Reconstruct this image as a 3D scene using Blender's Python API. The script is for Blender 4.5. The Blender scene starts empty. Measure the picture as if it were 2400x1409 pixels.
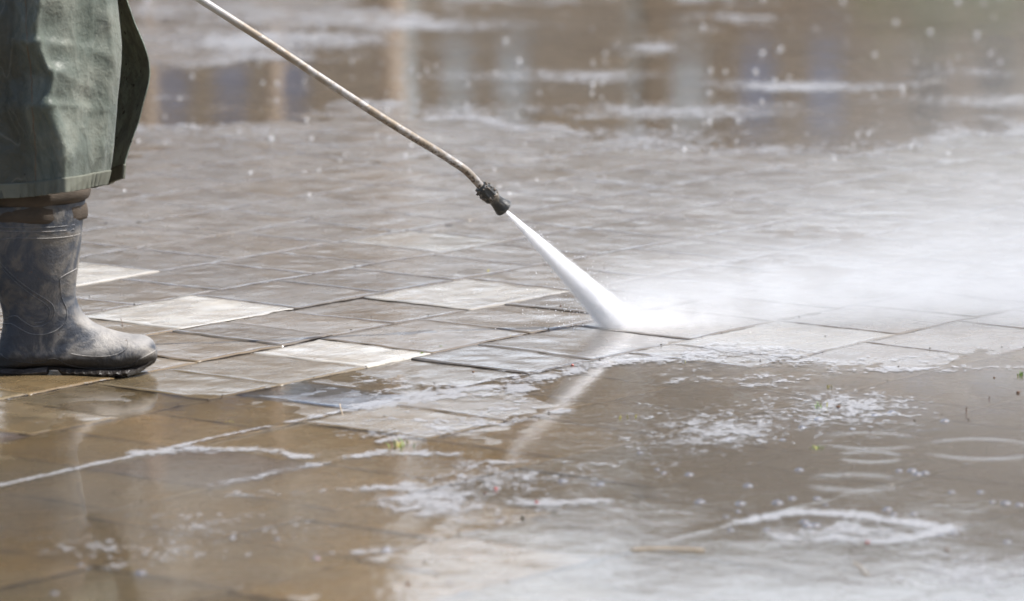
import bpy, bmesh, math, random
import numpy as np
from mathutils import Vector, Matrix, noise
from mathutils.bvhtree import BVHTree
R = math.radians
random.seed(7)
rng = np.random.default_rng(11)
sc = bpy.context.scene
col = sc.collection

# ------------------------------------------------------------------ camera, sky, sun, exposure
FPX, CX, CY, YH, CAMH = 12158., 1200., 704.5, -1100., 1.58
PITCH = math.atan((CY - YH) / FPX)
cd = bpy.data.cameras.new('camera'); cam = bpy.data.objects.new('camera', cd); col.objects.link(cam)
cam.location = (0, 0, CAMH); cam.rotation_euler = (math.pi / 2 - PITCH, 0, 0)
cd.sensor_width = 36; cd.lens = FPX / 2400 * 36
cd.clip_start = .1; cd.clip_end = 3000
cd.dof.use_dof = True; cd.dof.focus_distance = 10.15; cd.dof.aperture_fstop = 4.0
sc.camera = cam

SUN_EL, SUN_AZ = R(60), R(91)      # azimuth clockwise from +Y
w = bpy.data.worlds.new('World'); sc.world = w; w.use_nodes = True
nt = w.node_tree; bg = nt.nodes['Background']
sky = nt.nodes.new('ShaderNodeTexSky'); sky.sky_type = 'NISHITA'; sky.sun_disc = False
sky.sun_elevation = SUN_EL; sky.sun_rotation = SUN_AZ
sky.air_density = 1.0; sky.dust_density = 4.0; sky.ozone_density = 1.0
tcw = nt.nodes.new('ShaderNodeTexCoord')
mp = nt.nodes.new('ShaderNodeMapping'); mp.inputs['Scale'].default_value = (1, 1, 3.2); nt.links.new(tcw.outputs['Generated'], mp.inputs[0])
cn = nt.nodes.new('ShaderNodeTexNoise'); cn.inputs['Scale'].default_value = 2.3; cn.inputs['Detail'].default_value = 7; cn.inputs['Roughness'].default_value = .55
nt.links.new(mp.outputs[0], cn.inputs['Vector'])
cr_ = nt.nodes.new('ShaderNodeMapRange'); cr_.interpolation_type = 'SMOOTHSTEP'; cr_.inputs['From Min'].default_value = .40; cr_.inputs['From Max'].default_value = .56
nt.links.new(cn.outputs['Fac'], cr_.inputs['Value'])
mx_ = nt.nodes.new('ShaderNodeMix'); mx_.data_type = 'RGBA'; mx_.inputs[7].default_value = (10.2, 11.0, 12.2, 1)     # bright broken cloud, added low ahead for its reflection, limited to cut fill
sz_ = nt.nodes.new('ShaderNodeSeparateXYZ'); nt.links.new(tcw.outputs['Generated'], sz_.inputs[0])
lowc = nt.nodes.new('ShaderNodeMapRange'); lowc.interpolation_type = 'SMOOTHSTEP'; lowc.inputs['From Min'].default_value = .42; lowc.inputs['From Max'].default_value = .20
nt.links.new(sz_.outputs[2], lowc.inputs['Value'])
ml_ = nt.nodes.new('ShaderNodeMath'); ml_.operation = 'MULTIPLY'; nt.links.new(cr_.outputs[0], ml_.inputs[0]); nt.links.new(lowc.outputs[0], ml_.inputs[1])
fw_ = nt.nodes.new('ShaderNodeMapRange'); fw_.interpolation_type = 'SMOOTHSTEP'; fw_.inputs['From Min'].default_value = -.1; fw_.inputs['From Max'].default_value = .5
nt.links.new(sz_.outputs[1], fw_.inputs['Value']); ml2_ = nt.nodes.new('ShaderNodeMath'); ml2_.operation = 'MULTIPLY'
nt.links.new(ml_.outputs[0], ml2_.inputs[0]); nt.links.new(fw_.outputs[0], ml2_.inputs[1]); ml_ = ml2_
nt.links.new(ml_.outputs[0], mx_.inputs[0]); nt.links.new(sky.outputs[0], mx_.inputs[6])
nt.links.new(mx_.outputs[2], bg.inputs[0]); bg.inputs[1].default_value = .11
sl = bpy.data.lights.new('sun', 'SUN'); sl.energy = 4.0; sl.angle = R(.5); sl.color = (1, .975, .945)
so = bpy.data.objects.new('sun', sl); col.objects.link(so)
sd = Vector((math.sin(SUN_AZ) * math.cos(SUN_EL), math.cos(SUN_AZ) * math.cos(SUN_EL), math.sin(SUN_EL)))
so.rotation_euler = sd.to_track_quat('Z', 'Y').to_euler(); so.location = (4, 2, 12)
sc.view_settings.view_transform = 'Standard'; sc.view_settings.look = 'None'
sc.view_settings.exposure = 0.78; sc.view_settings.gamma = 1
sc.cycles.max_bounces = 14; sc.cycles.volume_bounces = 14; sc.cycles.transparent_max_bounces = 16
sc.cycles.sample_clamp_indirect = 8; sc.cycles.sample_clamp_direct = 40
sc.cycles.use_denoising = True

# ------------------------------------------------------------------ measuring helpers
def ground(px, py, z=0.):
    a = (px - CX) / FPX; b = (CY - py) / FPX
    dy = math.cos(PITCH) + b * math.sin(PITCH); dz = -math.sin(PITCH) + b * math.cos(PITCH)
    t = (z - CAMH) / dz
    return Vector((a * t, dy * t, z))
def at(px, py, Y):
    a = (px - CX) / FPX; b = (CY - py) / FPX
    dy = math.cos(PITCH) + b * math.sin(PITCH); dz = -math.sin(PITCH) + b * math.cos(PITCH)
    t = Y / dy
    return Vector((a * t, Y, CAMH + dz * t))
AZ = R(37.7)
UX, UY = math.sin(AZ), math.cos(AZ)          # along the paving rows
VX, VY = UY, -UX                             # across them

# ------------------------------------------------------------------ noise in numpy
def _h(ix, iy, s):
    n = (ix.astype(np.int64) * 374761393 + iy.astype(np.int64) * 668265263 + s * 1442695041) & 0xFFFFFFFF
    n = ((n ^ (n >> 13)) * 1274126177) & 0xFFFFFFFF
    return ((n ^ (n >> 16)) & 0xFFFFFF) / float(0xFFFFFF)
def vn(x, y, s=0):
    ix = np.floor(x); iy = np.floor(y); fx = x - ix; fy = y - iy
    fx = fx * fx * (3 - 2 * fx); fy = fy * fy * (3 - 2 * fy)
    a = _h(ix, iy, s); b = _h(ix + 1, iy, s); c = _h(ix, iy + 1, s); d = _h(ix + 1, iy + 1, s)
    return (a + (b - a) * fx) * (1 - fy) + (c + (d - c) * fx) * fy - .5
def fbm(x, y, o=4, s=0):
    r = 0; a = 1.
    for i in range(o):
        r = r + a * vn(x * 2 ** i + 13.7 * i, y * 2 ** i + 7.1 * i, s + i); a *= .5
    return r
def sst(a, b, x):
    t = np.clip((x - a) / (b - a), 0, 1); return t * t * (3 - 2 * t)

# ------------------------------------------------------------------ object helpers
def link(name, me, parent=None):
    o = bpy.data.objects.new(name, me); col.objects.link(o)
    if parent: o.parent = parent
    return o
def tag(o, label=None, cat=None, group=None, kind=None):
    if label: o['label'] = label
    if cat: o['category'] = cat
    if group: o['group'] = group
    if kind: o['kind'] = kind
    return o
def empty(name, loc=(0, 0, 0)):
    o = bpy.data.objects.new(name, None); o.location = loc; o.empty_display_size = .1; col.objects.link(o); return o
def mesh_np(name, V, F, mat, smooth=True):
    """V (n,3), F (m,4) quads"""
    me = bpy.data.meshes.new(name)
    V = np.asarray(V, np.float32); F = np.asarray(F, np.int32)
    me.vertices.add(len(V)); me.vertices.foreach_set('co', V.ravel())
    me.loops.add(F.size); me.loops.foreach_set('vertex_index', F.ravel())
    me.polygons.add(len(F)); me.polygons.foreach_set('loop_start', np.arange(0, F.size, F.shape[1], dtype=np.int32))
    me.update(calc_edges=True)
    if smooth: me.polygons.foreach_set('use_smooth', np.ones(len(F), bool))
    me.materials.append(mat)
    return me
def mesh_py(name, V, F, mat, smooth=True):
    me = bpy.data.meshes.new(name); me.from_pydata([tuple(v) for v in V], [], F); me.update()
    if smooth: me.polygons.foreach_set('use_smooth', np.ones(len(F), bool))
    me.materials.append(mat)
    return me
def part(name, V, F, mat, parent, smooth=True):
    """world-space geometry under a parent empty/object: kept relative to it"""
    off = parent_loc(parent) if parent else Vector((0, 0, 0))
    return link(name, mesh_py(name, [Vector(v) - off for v in V], F, mat, smooth), parent)
def parent_loc(p):
    l = Vector((0, 0, 0))
    while p: l += p.location; p = p.parent
    return l
def tube(pts, rad, n=12, cap=True):
    """closed tube along pts with radius per point"""
    V = []; F = []; prev = None
    pts = [Vector(p) for p in pts]
    for i, p in enumerate(pts):
        t = (pts[min(i + 1, len(pts) - 1)] - pts[max(i - 1, 0)]).normalized()
        if prev is None:
            a = t.cross(Vector((0, 0, 1)));
            if a.length < .1: a = t.cross(Vector((0, 1, 0)))
            a.normalize()
        else:
            a = (prev - t * prev.dot(t)).normalized()
        prev = a; b = t.cross(a)
        r = rad[i] if hasattr(rad, '__len__') else rad
        for k in range(n):
            th = 2 * math.pi * k / n
            V.append(p + a * math.cos(th) * r + b * math.sin(th) * r)
    for i in range(len(pts) - 1):
        for k in range(n):
            F.append([i * n + k, i * n + (k + 1) % n, (i + 1) * n + (k + 1) % n, (i + 1) * n + k])
    if cap:
        F.append(list(range(n))[::-1]); F.append([(len(pts) - 1) * n + k for k in range(n)])
    return V, F
def merge(*vf):
    V = []; F = []
    for v, f in vf:
        o = len(V); V += list(v); F += [[i + o for i in q] for q in f]
    return V, F
def catmull(P, m):
    """densify list of numpy arrays"""
    P = [np.asarray(p, float) for p in P]; out = []
    for i in range(len(P) - 1):
        p0 = P[max(i - 1, 0)]; p1 = P[i]; p2 = P[i + 1]; p3 = P[min(i + 2, len(P) - 1)]
        for k in range(m):
            t = k / m
            out.append(.5 * (2 * p1 + (p2 - p0) * t + (2 * p0 - 5 * p1 + 4 * p2 - p3) * t * t + (3 * p1 - p0 - 3 * p2 + p3) * t ** 3))
    out.append(P[-1]); return out
def box(x0, x1, y0, y1, z0, z1):
    V = [(x, y, z) for z in (z0, z1) for y in (y0, y1) for x in (x0, x1)]
    return V, [[0, 2, 3, 1], [4, 5, 7, 6], [0, 1, 5, 4], [2, 6, 7, 3], [0, 4, 6, 2], [1, 3, 7, 5]]

# ------------------------------------------------------------------ material helpers
class M:
    def __init__(s, name):
        s.m = bpy.data.materials.new(name); s.m.use_nodes = True
        s.t = s.m.node_tree; s.t.nodes.clear()
        s.out = s.t.nodes.new('ShaderNodeOutputMaterial')
    def n(s, typ, ins=None, **kw):
        nd = s.t.nodes.new(typ)
        for k, v in kw.items(): setattr(nd, k, v)
        for k, v in (ins or {}).items():
            if isinstance(v, bpy.types.NodeSocket): s.t.links.new(v, nd.inputs[k])
            else: nd.inputs[k].default_value = v
        return nd
    def math(s, op, a, b=0., c=None, clamp=False):
        d = {0: a, 1: b}
        if c is not None: d[2] = c
        return s.n('ShaderNodeMath', d, operation=op, use_clamp=clamp).outputs[0]
    def vmath(s, op, a, b=(0, 0, 0)):
        nd = s.n('ShaderNodeVectorMath', {0: a, 1: b}, operation=op)
        return nd.outputs['Value'] if op in ('LENGTH', 'DOT_PRODUCT', 'DISTANCE') else nd.outputs[0]
    def ss(s, a, b, x, lo=0., hi=1.):
        return s.n('ShaderNodeMapRange', {'Value': x, 'From Min': a, 'From Max': b, 'To Min': lo, 'To Max': hi}, interpolation_type='SMOOTHSTEP').outputs[0]
    def mix(s, f, a, b, mode='MIX'):
        nd = s.t.nodes.new('ShaderNodeMix'); nd.data_type = 'RGBA'; nd.blend_type = mode
        for i, v in ((0, f), (6, a), (7, b)):
            if isinstance(v, bpy.types.NodeSocket): s.t.links.new(v, nd.inputs[i])
            else: nd.inputs[i].default_value = v if i == 0 else (*v, 1) if len(v) == 3 else v
        return nd.outputs[2]
    def noise(s, vec, scale, detail=4., rough=.55, dist=0., color=False):
        nd = s.n('ShaderNodeTexNoise', {'Vector': vec, 'Scale': scale, 'Detail': detail, 'Roughness': rough, 'Distortion': dist})
        return nd.outputs['Color' if color else 'Fac']
    def pos(s): return s.n('ShaderNodeNewGeometry').outputs['Position']
    def obj(s): return s.n('ShaderNodeTexCoord').outputs['Object']
    def mapv(s, v, scale=(1, 1, 1), rot=(0, 0, 0), loc=(0, 0, 0)):
        return s.n('ShaderNodeMapping', {'Vector': v, 'Scale': scale, 'Rotation': rot, 'Location': loc}).outputs[0]
    def surf(s, x): s.t.links.new(x, s.out.inputs[0]); return s.m
    def vol(s, x): s.t.links.new(x, s.out.inputs[1]); return s.m
    def princ(s, **kw):
        nd = s.n('ShaderNodeBsdfPrincipled')
        for k, v in kw.items():
            k = k.replace('_', ' ')
            if isinstance(v, bpy.types.NodeSocket): s.t.links.new(v, nd.inputs[k])
            elif isinstance(v, tuple) and len(v) == 3 and nd.inputs[k].type == 'RGBA': nd.inputs[k].default_value = (*v, 1)
            else: nd.inputs[k].default_value = v
        return nd.outputs[0]
    def bump(s, h, dist, strength=1., normal=None):
        d = {'Height': h, 'Distance': dist, 'Strength': strength}
        if normal is not None: d['Normal'] = normal
        return s.n('ShaderNodeBump', d).outputs[0]
def simple(name, c, rough=.6, spec=.5, var=.25, scale=20., bump=0., metallic=0.):
    m = M(name); p = m.obj(); f = m.noise(p, scale)
    c2 = tuple(x * (1 - var) for x in c); c3 = tuple(min(1, x * (1 + var)) for x in c)
    kw = dict(Base_Color=m.mix(f, c2, c3), Roughness=rough, Specular_IOR_Level=spec, Metallic=metallic)
    if bump: kw['Normal'] = m.bump(f, bump)
    return m.surf(m.princ(**kw))

# ================================================================== THE PAVING
V0, VP = -5.903, .29
row_breaks = {   # row k lies between v = V0+VP*(k-1) and V0+VP*k
    -6: [8.52, 8.80, 9.15, 9.42, 9.75], -5: [8.005, 8.275, 8.52, 8.86, 9.1, 9.35],
    -4: [7.60, 7.877, 8.14, 8.447, 8.66, 8.89, 9.13, 9.4], -3: [7.43, 7.692, 8.043, 8.32, 8.56, 8.84, 9.06, 9.4],
    -2: [6.93, 7.17, 7.404, 7.65, 7.812, 8.003, 8.252, 8.60, 8.87, 9.2],
    -1: [6.38, 6.62, 6.862, 7.103, 7.304, 7.563, 7.764, 8.072, 8.36, 8.65, 8.9],
    0: [6.2, 6.45, 6.695, 6.932, 7.176, 7.362, 7.69, 7.893, 8.22, 8.5, 8.73],
    1: [6.2, 6.445, 6.72, 7.02, 7.25, 7.52, 7.76, 8.008, 8.15, 8.513, 8.8],
    5: [5.75, 6.005, 6.205, 6.48, 6.81, 7.08, 7.3], 6: [6.2, 6.47, 6.735, 6.885, 7.086, 7.35, 7.6], }
special = {(-5, 8.005): 'w', (-3, 7.692): 'w', (-2, 8.252): 'w3', (-1, 7.563): 'w', (-4, 8.89): 'w4', (0, 7.176): 'b',
           (1, 6.445): 'p', (1, 8.15): 'w2', (5, 6.005): 'w2', (-1, 6.38): 'p', (6, 6.735): 'p2', (5, 6.81): 'p2'}
cols = {'w': (.40, .39, .36), 'w3': (.30, .29, .265), 'w4': (.215, .205, .18), 'w2': (.19, .18, .16), 'b': (.075, .085, .105), 'p': (.11, .093, .085), 'p2': (.13, .115, .10)}

def base_bias(x, y):
    """how high the paving stands above the standing water (m): low hollows flood"""
    b = fbm(x * 1.3 + 3.1, y * .75 + 1.7, 5, 3) * .0052 + fbm(x * 4.3, y * 2.2, 4, 8) * .0018
    left = sst(.35, -.35, x)
    # near hollow, deeper on the right hand side
    near = -.0045 * sst(9.9, 8.7, y + .35 * left * 1.0 - .25)
    near_r = -.0034 * sst(10.45, 9.5, y) * sst(-.05, .4, x)
    mid = .0034 * np.exp(-((y - 10.7) / .95) ** 2) * (1 - .45 * sst(0, .7, x)) + .0018 * np.exp(-((y - 12.6) / .7) ** 2)
    far = -.0026 * sst(12.9, 14.2, y) * (.6 + .4 * sst(-1.0, .6, x)) + .0036 * sst(-.2, -1.2, x) * np.exp(-((y - 16.2) / .75) ** 2)
    return b + near + near_r + mid + far + .0006
def stone_rows():
    out = []
    for k in range(-60, 45):
        v1 = V0 + VP * k; v0 = v1 - VP
        br = list(row_breaks.get(k, []))
        r2 = random.Random(k * 31 + 5)
        if not br: br = [7 + r2.random() * .3]
        lo = br[0]
        while lo > -12: lo -= r2.choice([.2, .24, .28, .3, .34, .25]); br.insert(0, lo)
        hi = br[-1]
        while hi < 32: hi += r2.choice([.2, .24, .28, .3, .34, .25]); br.append(hi)
        for a, b in zip(br[:-1], br[1:]):
            out.append((k, a, b, v0, v1))
    return out
Vs = []; Fs = []; Cs = []; base = 0
Vc = []; Fc = []; Cc = []; basec = 0
DX, DY0, DY1 = 2.7, 6.6, 18.9
for (k, u0, u1, v0, v1) in stone_rows():
    cu, cv = (u0 + u1) / 2, (v0 + v1) / 2
    cx, cy = cu * UX + cv * VX, cu * UY + cv * VY
    rr = random.Random(int(u0 * 1000) * 97 + k * 13)
    sp = None
    for (kk, uu), c in special.items():
        if kk == k and abs(uu - u0) < .004: sp = c
    if sp: c = cols[sp]
    else:
        t = rr.random(); g = .88 + .24 * rr.random()
        c = (.138 * g, .121 * g, .100 * g)
        if t < .25: c = (.132 * g, .120 * g, .104 * g)
        elif t < .5: c = (.144 * g, .121 * g, .092 * g)
        elif t < .6: c = (.112 * g, .102 * g, .090 * g)
        elif t < .63 and cy > 13: c = (.19, .175, .15)
        wm_ = float(sst(9.9, 9.0, cy + .9 * cx) * sst(.35, -.25, cx))        # near-left stones tinted warmer in place of a dimmer sky reflection
        c = (c[0] * (1 + .10 * wm_), c[1] * (1 - .03 * wm_), c[2] * (1 - .32 * wm_))
    if abs(cx) < DX and DY0 < cy < DY1:
        nu = max(8, int((u1 - u0) / .0125)); nv = max(8, int((v1 - v0) / .0125))
        att = float(sst(11.2, 10.3, cy) * (1 - .85 * sst(.10, .40, cx) * sst(9.2, 9.6, cy))); gap = .0012 + (.0006 + .0016 * rr.random() ** 2) * att
        us = np.linspace(u0 + gap, u1 - gap, nu); vs = np.linspace(v0 + gap, v1 - gap, nv)
        us = np.concatenate([[us[0] - .0003], [us[0]], us[1:-1], [us[-1]], [us[-1] + .0003]]); vs = np.concatenate([[vs[0] - .0003], [vs[0]], vs[1:-1], [vs[-1]], [vs[-1] + .0003]])
        U, Vv = np.meshgrid(us, vs, indexing='ij')
        eu = np.zeros_like(U); eu[:2] = 1; eu[-2:] = -1
        ev = np.zeros_like(U); ev[:, :2] = 1; ev[:, -2:] = -1
        jit = fbm(U * 38 + k * 3.3, Vv * 38, 3, 21)
        U = U + eu * (jit * .0075 + .0005); Vv = Vv + ev * (jit * .0075 + .0005)
        X = U * UX + Vv * VX; Y = U * UY + Vv * VY
        off = rr.gauss(0, .0007) * (.05 + .95 * att); tu, tv = rr.gauss(0, .0035) * att, rr.gauss(0, .0035) * att
        if sp == 'w': off += .0010
        if sp is None: c = tuple(c[q_] * (.35 + .65 * att) + (.138, .123, .103)[q_] * (.65 - .65 * att) for q_ in range(3))
        Z = base_bias(X, Y) + off + (U - cu) * tu + (Vv - cv) * tv
        Z = Z + fbm(X * 9 + k, Y * 9, 3, 40) * .0017 + fbm(X * 34 + k, Y * 34, 3, 50) * .0010
        # worn, rounded arris
        du = np.minimum(U - u0, u1 - U); dv = np.minimum(Vv - v0, v1 - Vv); d = np.minimum(du, dv)
        Z = Z - .0011 * (.03 + .97 * att) * np.exp(-d / .005)
        jf_ = -.0005 - (.0055 + .006 * np.clip(fbm(U * 5, Vv * 5, 3, 61), -.5, .5)) * att      # joints more or less filled with grit
        E_ = np.zeros_like(Z, bool); E_[0, :] = E_[-1, :] = True; E_[:, 0] = E_[:, -1] = True
        Z = np.where(E_, base_bias(X, Y) + np.minimum(jf_, -.0004), Z)
        Z2 = Z.copy(); xs2, ys2 = X.copy(), Y.copy()
        g3 = gap + .0006                                  # skirt reaching under the neighbour's edge closes the joint
        ou = np.zeros_like(X); ou[0] = -1; ou[-1] = 1; ov = np.zeros_like(X); ov[:, 0] = -1; ov[:, -1] = 1
        X = X + (ou * UX + ov * VX) * g3; Y = Y + (ou * UY + ov * VY) * g3
        Z = np.where(E_, Z - .0012, Z)
        n0, n1 = U.shape
        I = np.arange(n0 * n1).reshape(n0, n1) + base
        Fs.append(np.stack([I[:-1, :-1], I[:-1, 1:], I[1:, 1:], I[1:, :-1]], -1).reshape(-1, 4))
        Vs.append(np.stack([X, Y, Z], -1).reshape(-1, 3))
        cc_ = np.tile(np.array([*c, .3 * rr.random()], np.float32), (n0 * n1, 1))
        ef = E_.ravel(); cc_[ef, :3] = np.array([.02, .016, .012]) * att + np.array([.118, .104, .086]) * (1 - att); cc_[ef, 3] = -1.2 * att
        Cs.append(cc_)
        base += n0 * n1
    elif abs(cx) < 9 and 1 < cy < 32:
        g = .004
        q = [(u0 + g, v0 + g), (u0 + g, v1 - g), (u1 - g, v1 - g), (u1 - g, v0 + g)]
        z = -.001 + rr.gauss(0, .0008)
        Vc.append(np.array([(a * UX + b * VX, a * UY + b * VY, zz) for zz in (z, -.02) for a, b in q]))
        I = basec
        Fc.append(np.array([[I, I + 1, I + 2, I + 3], [I, I + 4, I + 5, I + 1], [I + 1, I + 5, I + 6, I + 2], [I + 2, I + 6, I + 7, I + 3], [I + 3, I + 7, I + 4, I]]))
        Cc.append(np.tile(np.array([*c, rr.random()], np.float32), (8, 1))); basec += 8

m = M('wet_stone')
p = m.pos(); at_ = m.n('ShaderNodeAttribute', attribute_name='stone')
pu = m.mapv(p, rot=(0, 0, -R(52.3)))
n1 = m.noise(p, 5.5, 5, .6); n2 = m.noise(m.mapv(pu, scale=(1, 2.2, 1)), 26, 5, .65); n3 = m.noise(p, 150, 3, .6)
shift = m.n('ShaderNodeCombineXYZ', {0: m.math('MULTIPLY', at_.outputs['Alpha'], 130.)}).outputs[0]
n4 = m.noise(m.vmath('ADD', m.mapv(pu, scale=(1, 3.5, 1)), shift), 9, 5, .6, .6)
c = m.mix(m.ss(.3, .7, n4, 0, .9), at_.outputs['Color'], m.mix(.6, at_.outputs['Color'], (1.1, .98, .82), 'MULTIPLY'))
c = m.mix(m.ss(.35, .75, n1, 0, .45), c, m.mix(1., c, (.62, .6, .6), 'MULTIPLY'))
c = m.mix(m.ss(.45, .7, n2, 0, .35), c, m.mix(1., c, (1.35, 1.3, 1.2), 'MULTIPLY'))
c = m.mix(m.ss(.58, .75, n3, 0, .5), c, m.mix(1., c, (.6, .55, .5), 'MULTIPLY'))
sepz = m.n('ShaderNodeSeparateXYZ', {0: p}).outputs[2]
jn = m.ss(-.02, -.25, at_.outputs['Alpha'])
c = m.mix(jn, c, (.016, .012, .009))
rg = m.math('ADD', m.ss(.35, .7, m.noise(p, 14, 4), .16, .34), m.ss(.4, .6, m.noise(p, 3.1, 2), -.04, .06))
hh = m.math('ADD', m.math('MULTIPLY', n2, .6), m.math('MULTIPLY', n3, .14))
STONE = m.surf(m.princ(Base_Color=c, Roughness=rg, IOR=1.4, Specular_IOR_Level=m.math('MULTIPLY_ADD', jn, -.45, .5), Coat_Weight=m.math('MULTIPLY_ADD', jn, -.85, .85), Coat_Roughness=m.math('MULTIPLY', rg, .55), Coat_IOR=1.33, Normal=m.bump(hh, .0016), Coat_Normal=m.bump(hh, .0009)))
def add_col(me, C):
    a = me.color_attributes.new('stone', 'FLOAT_COLOR', 'POINT'); a.data.foreach_set('color', np.concatenate(C).astype(np.float32).ravel())
me = mesh_np('pavement', np.concatenate(Vs), np.concatenate(Fs), STONE); add_col(me, Cs)
tag(link('pavement', me), kind='structure')
me = mesh_np('outer_pavement', np.concatenate(Vc), np.concatenate(Fc), STONE, False); add_col(me, Cc)
tag(link('outer_pavement', me), kind='structure')
# ground to the horizon
m = M('far_ground'); p = m.pos()
br = m.n('ShaderNodeTexBrick', {'Vector': m.mapv(p, rot=(0, 0, -R(52.3))), 'Color1': (.2, .165, .12, 1), 'Color2': (.26, .22, .17, 1), 'Mortar': (.05, .04, .03, 1), 'Scale': 1., 'Mortar Size': .006, 'Brick Width': .29, 'Row Height': .29})
dm = m.vmath('LENGTH', m.vmath('SUBTRACT', p, (0, 14, 0)))
c = m.mix(m.ss(9, 16, dm), (.035, .028, .02), br.outputs[0])
GM = m.surf(m.princ(Base_Color=m.mix(m.noise(p, .4), c, m.mix(1., c, (1.3, 1.3, 1.25), 'MULTIPLY')), Roughness=.5))
V, F = [(-700, -700, -.018), (700, -700, -.018), (700, 900, -.018), (-700, 900, -.018)], [[0, 1, 2, 3]]
tag(part('ground', V, F, GM, None, False), kind='structure')

# ================================================================== STANDING WATER
WX = np.arange(-2.6, 2.6001, .0075); WY = np.arange(6.7, 18.8, .009)
X, Y = np.meshgrid(WX, WY, indexing='xy')
D = -base_bias(X, Y) - fbm(X * 9, Y * 9, 3, 40) * .0011
# dips along the row joints let the water bulge into ribbons
U_ = X * UX + Y * UY; V_ = X * VX + Y * VY
jd = np.abs((V_ - V0) / VP - np.round((V_ - V0) / VP)) * VP
kk = np.round((V_ - V0) / VP)
jm = np.exp(-(jd / .012) ** 2) * np.clip(.9 * vn(U_ * 1.3, kk * 7.3, 77) - .1 + .8 * (kk == 0), 0, 1)
Z = .0007 * jm * sst(-.004, .001, D)
# broad slow swell so that the mirror is never perfectly flat
Z = Z + fbm(X * 2.1, Y * 1.2, 3, 90) * .00030 + fbm(X * 8, Y * 5, 3, 95) * .00005
ny, nx = X.shape
I = np.arange(nx * ny).reshape(ny, nx)
F = np.stack([I[:-1, :-1], I[:-1, 1:], I[1:, 1:], I[1:, :-1]], -1).reshape(-1, 4)
m = M('standing_water')
me = mesh_np('puddle_water', np.stack([X, Y, Z], -1).reshape(-1, 3), F, m.m)
a = me.attributes.new('depth', 'FLOAT', 'POINT'); a.data.foreach_set('value', D.astype(np.float32).ravel())
water = tag(link('puddle_water', me), kind='structure')
p = m.pos(); dp = m.n('ShaderNodeAttribute', attribute_name='depth').outputs['Fac']
w1 = m.noise(m.mapv(p, scale=(1, .75, 1)), 16, 3, .5)
w2 = m.noise(m.mapv(p, scale=(1, .6, 1)), 55, 4, .6, .5)
w3 = m.noise(m.mapv(p, scale=(1, .8, 1)), 190, 2, .5)
calm = m.ss(.42, .62, m.noise(m.mapv(p, scale=(1, .5, 1)), 1.7, 3, .6))      # patches of ruffled water between calm ones
yy_ = m.n('ShaderNodeSeparateXYZ', {0: p}).outputs[1]
pool = m.math('MULTIPLY', m.ss(13.3, 13.9, yy_), m.ss(16.0, 15.2, yy_))           # deeper, quieter pool in the distance
ruf = m.math('MULTIPLY', m.math('ADD', m.math('MULTIPLY', calm, .8), .29), m.math('MULTIPLY_ADD', pool, -.5, 1.))
h = m.math('MULTIPLY', m.math('MULTIPLY', w1, .00042), ruf)
h = m.math('ADD', h, m.math('MULTIPLY', m.math('MULTIPLY', w2, .00020), ruf))
h = m.math('ADD', h, m.math('MULTIPLY', m.math('MULTIPLY', w3, .00007), ruf))
# drop rings
rings = [(2040, 1033, .082, .010), (2040, 1071, .05, .007), (2300, 1052, .10, .010), (2005, 1131, .075, .013), (2120, 985, .11, .012), (2290, 940, .12, .014), (1900, 925, .09, .012)]
for (a_, b_, r_, wl) in rings:
    c_ = ground(a_, b_)
    dd = m.vmath('DISTANCE', m.vmath('MULTIPLY', p, (1, 1, 0)), (c_.x, c_.y, 0))
    ph = m.math('SUBTRACT', dd, r_)
    env = m.math('EXPONENT', m.math('MULTIPLY', m.math('POWER', m.math('ABSOLUTE', m.math('DIVIDE', ph, wl * 2.2)), 2.), -1.))
    amp = .000022 if r_ < .11 else .000012
    h = m.math('ADD', h, m.math('MULTIPLY', m.math('MULTIPLY', env, amp), m.math('COSINE', m.math('MULTIPLY', ph, 6.283 / (wl * .55)))))
bp = m.bump(h, 1.)
fr = m.n('ShaderNodeFresnel', {'IOR': 1.333, 'Normal': bp}).outputs[0]
gl = m.n('ShaderNodeBsdfGlossy', {'Color': (1, 1, 1, 1), 'Roughness': .035, 'Normal': bp}).outputs[0]
tr = m.n('ShaderNodeBsdfTransparent', {'Color': (.93, .91, .87, 1)}).outputs[0]
mud = m.n('ShaderNodeBsdfDiffuse', {'Color': (.125, .114, .098, 1)}).outputs[0]
turb = m.ss(0, .006, dp, .03, .46)
body = m.n('ShaderNodeMixShader', {0: turb, 1: tr, 2: mud}).outputs[0]
m.surf(m.n('ShaderNodeMixShader', {0: fr, 1: body, 2: gl}).outputs[0])

# ================================================================== WORKER
YB = 9.70
root = empty('person', at(90, 885, YB)); root.location.z = 0
tag(root, 'worker in dirty green oilskin coat and muddy grey rubber boots, aiming the spray lance', 'person')

# --- boots
m = M('muddy_rubber'); p = m.obj()
a1 = m.noise(p, 13, 6, .65, .6); a2 = m.noise(p, 60, 5, .7); a3 = m.noise(m.mapv(p, scale=(1, 1, .5)), 7, 4, .6)
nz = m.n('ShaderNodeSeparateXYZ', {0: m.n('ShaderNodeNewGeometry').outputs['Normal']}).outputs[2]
pz = m.n('ShaderNodeSeparateXYZ', {0: p}).outputs
rub = m.mix(a2, (.018, .023, .034), (.052, .060, .075))
mudc = m.mix(a2, (.15, .135, .115), (.30, .285, .26))
brn = m.mix(a2, (.070, .063, .055), (.14, .127, .110))
f1 = m.ss(.43, .62, a1)
c = m.mix(f1, rub, m.mix(m.ss(.42, .6, a3), brn, mudc))
f2 = m.math('MULTIPLY', m.ss(.25, .8, m.math('ADD', nz, m.math('MULTIPLY', m.math('SUBTRACT', a1, .5), .9))), .62); c = m.mix(f2, c, m.mix(a2, (.22, .21, .195), (.42, .40, .375)))
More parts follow.
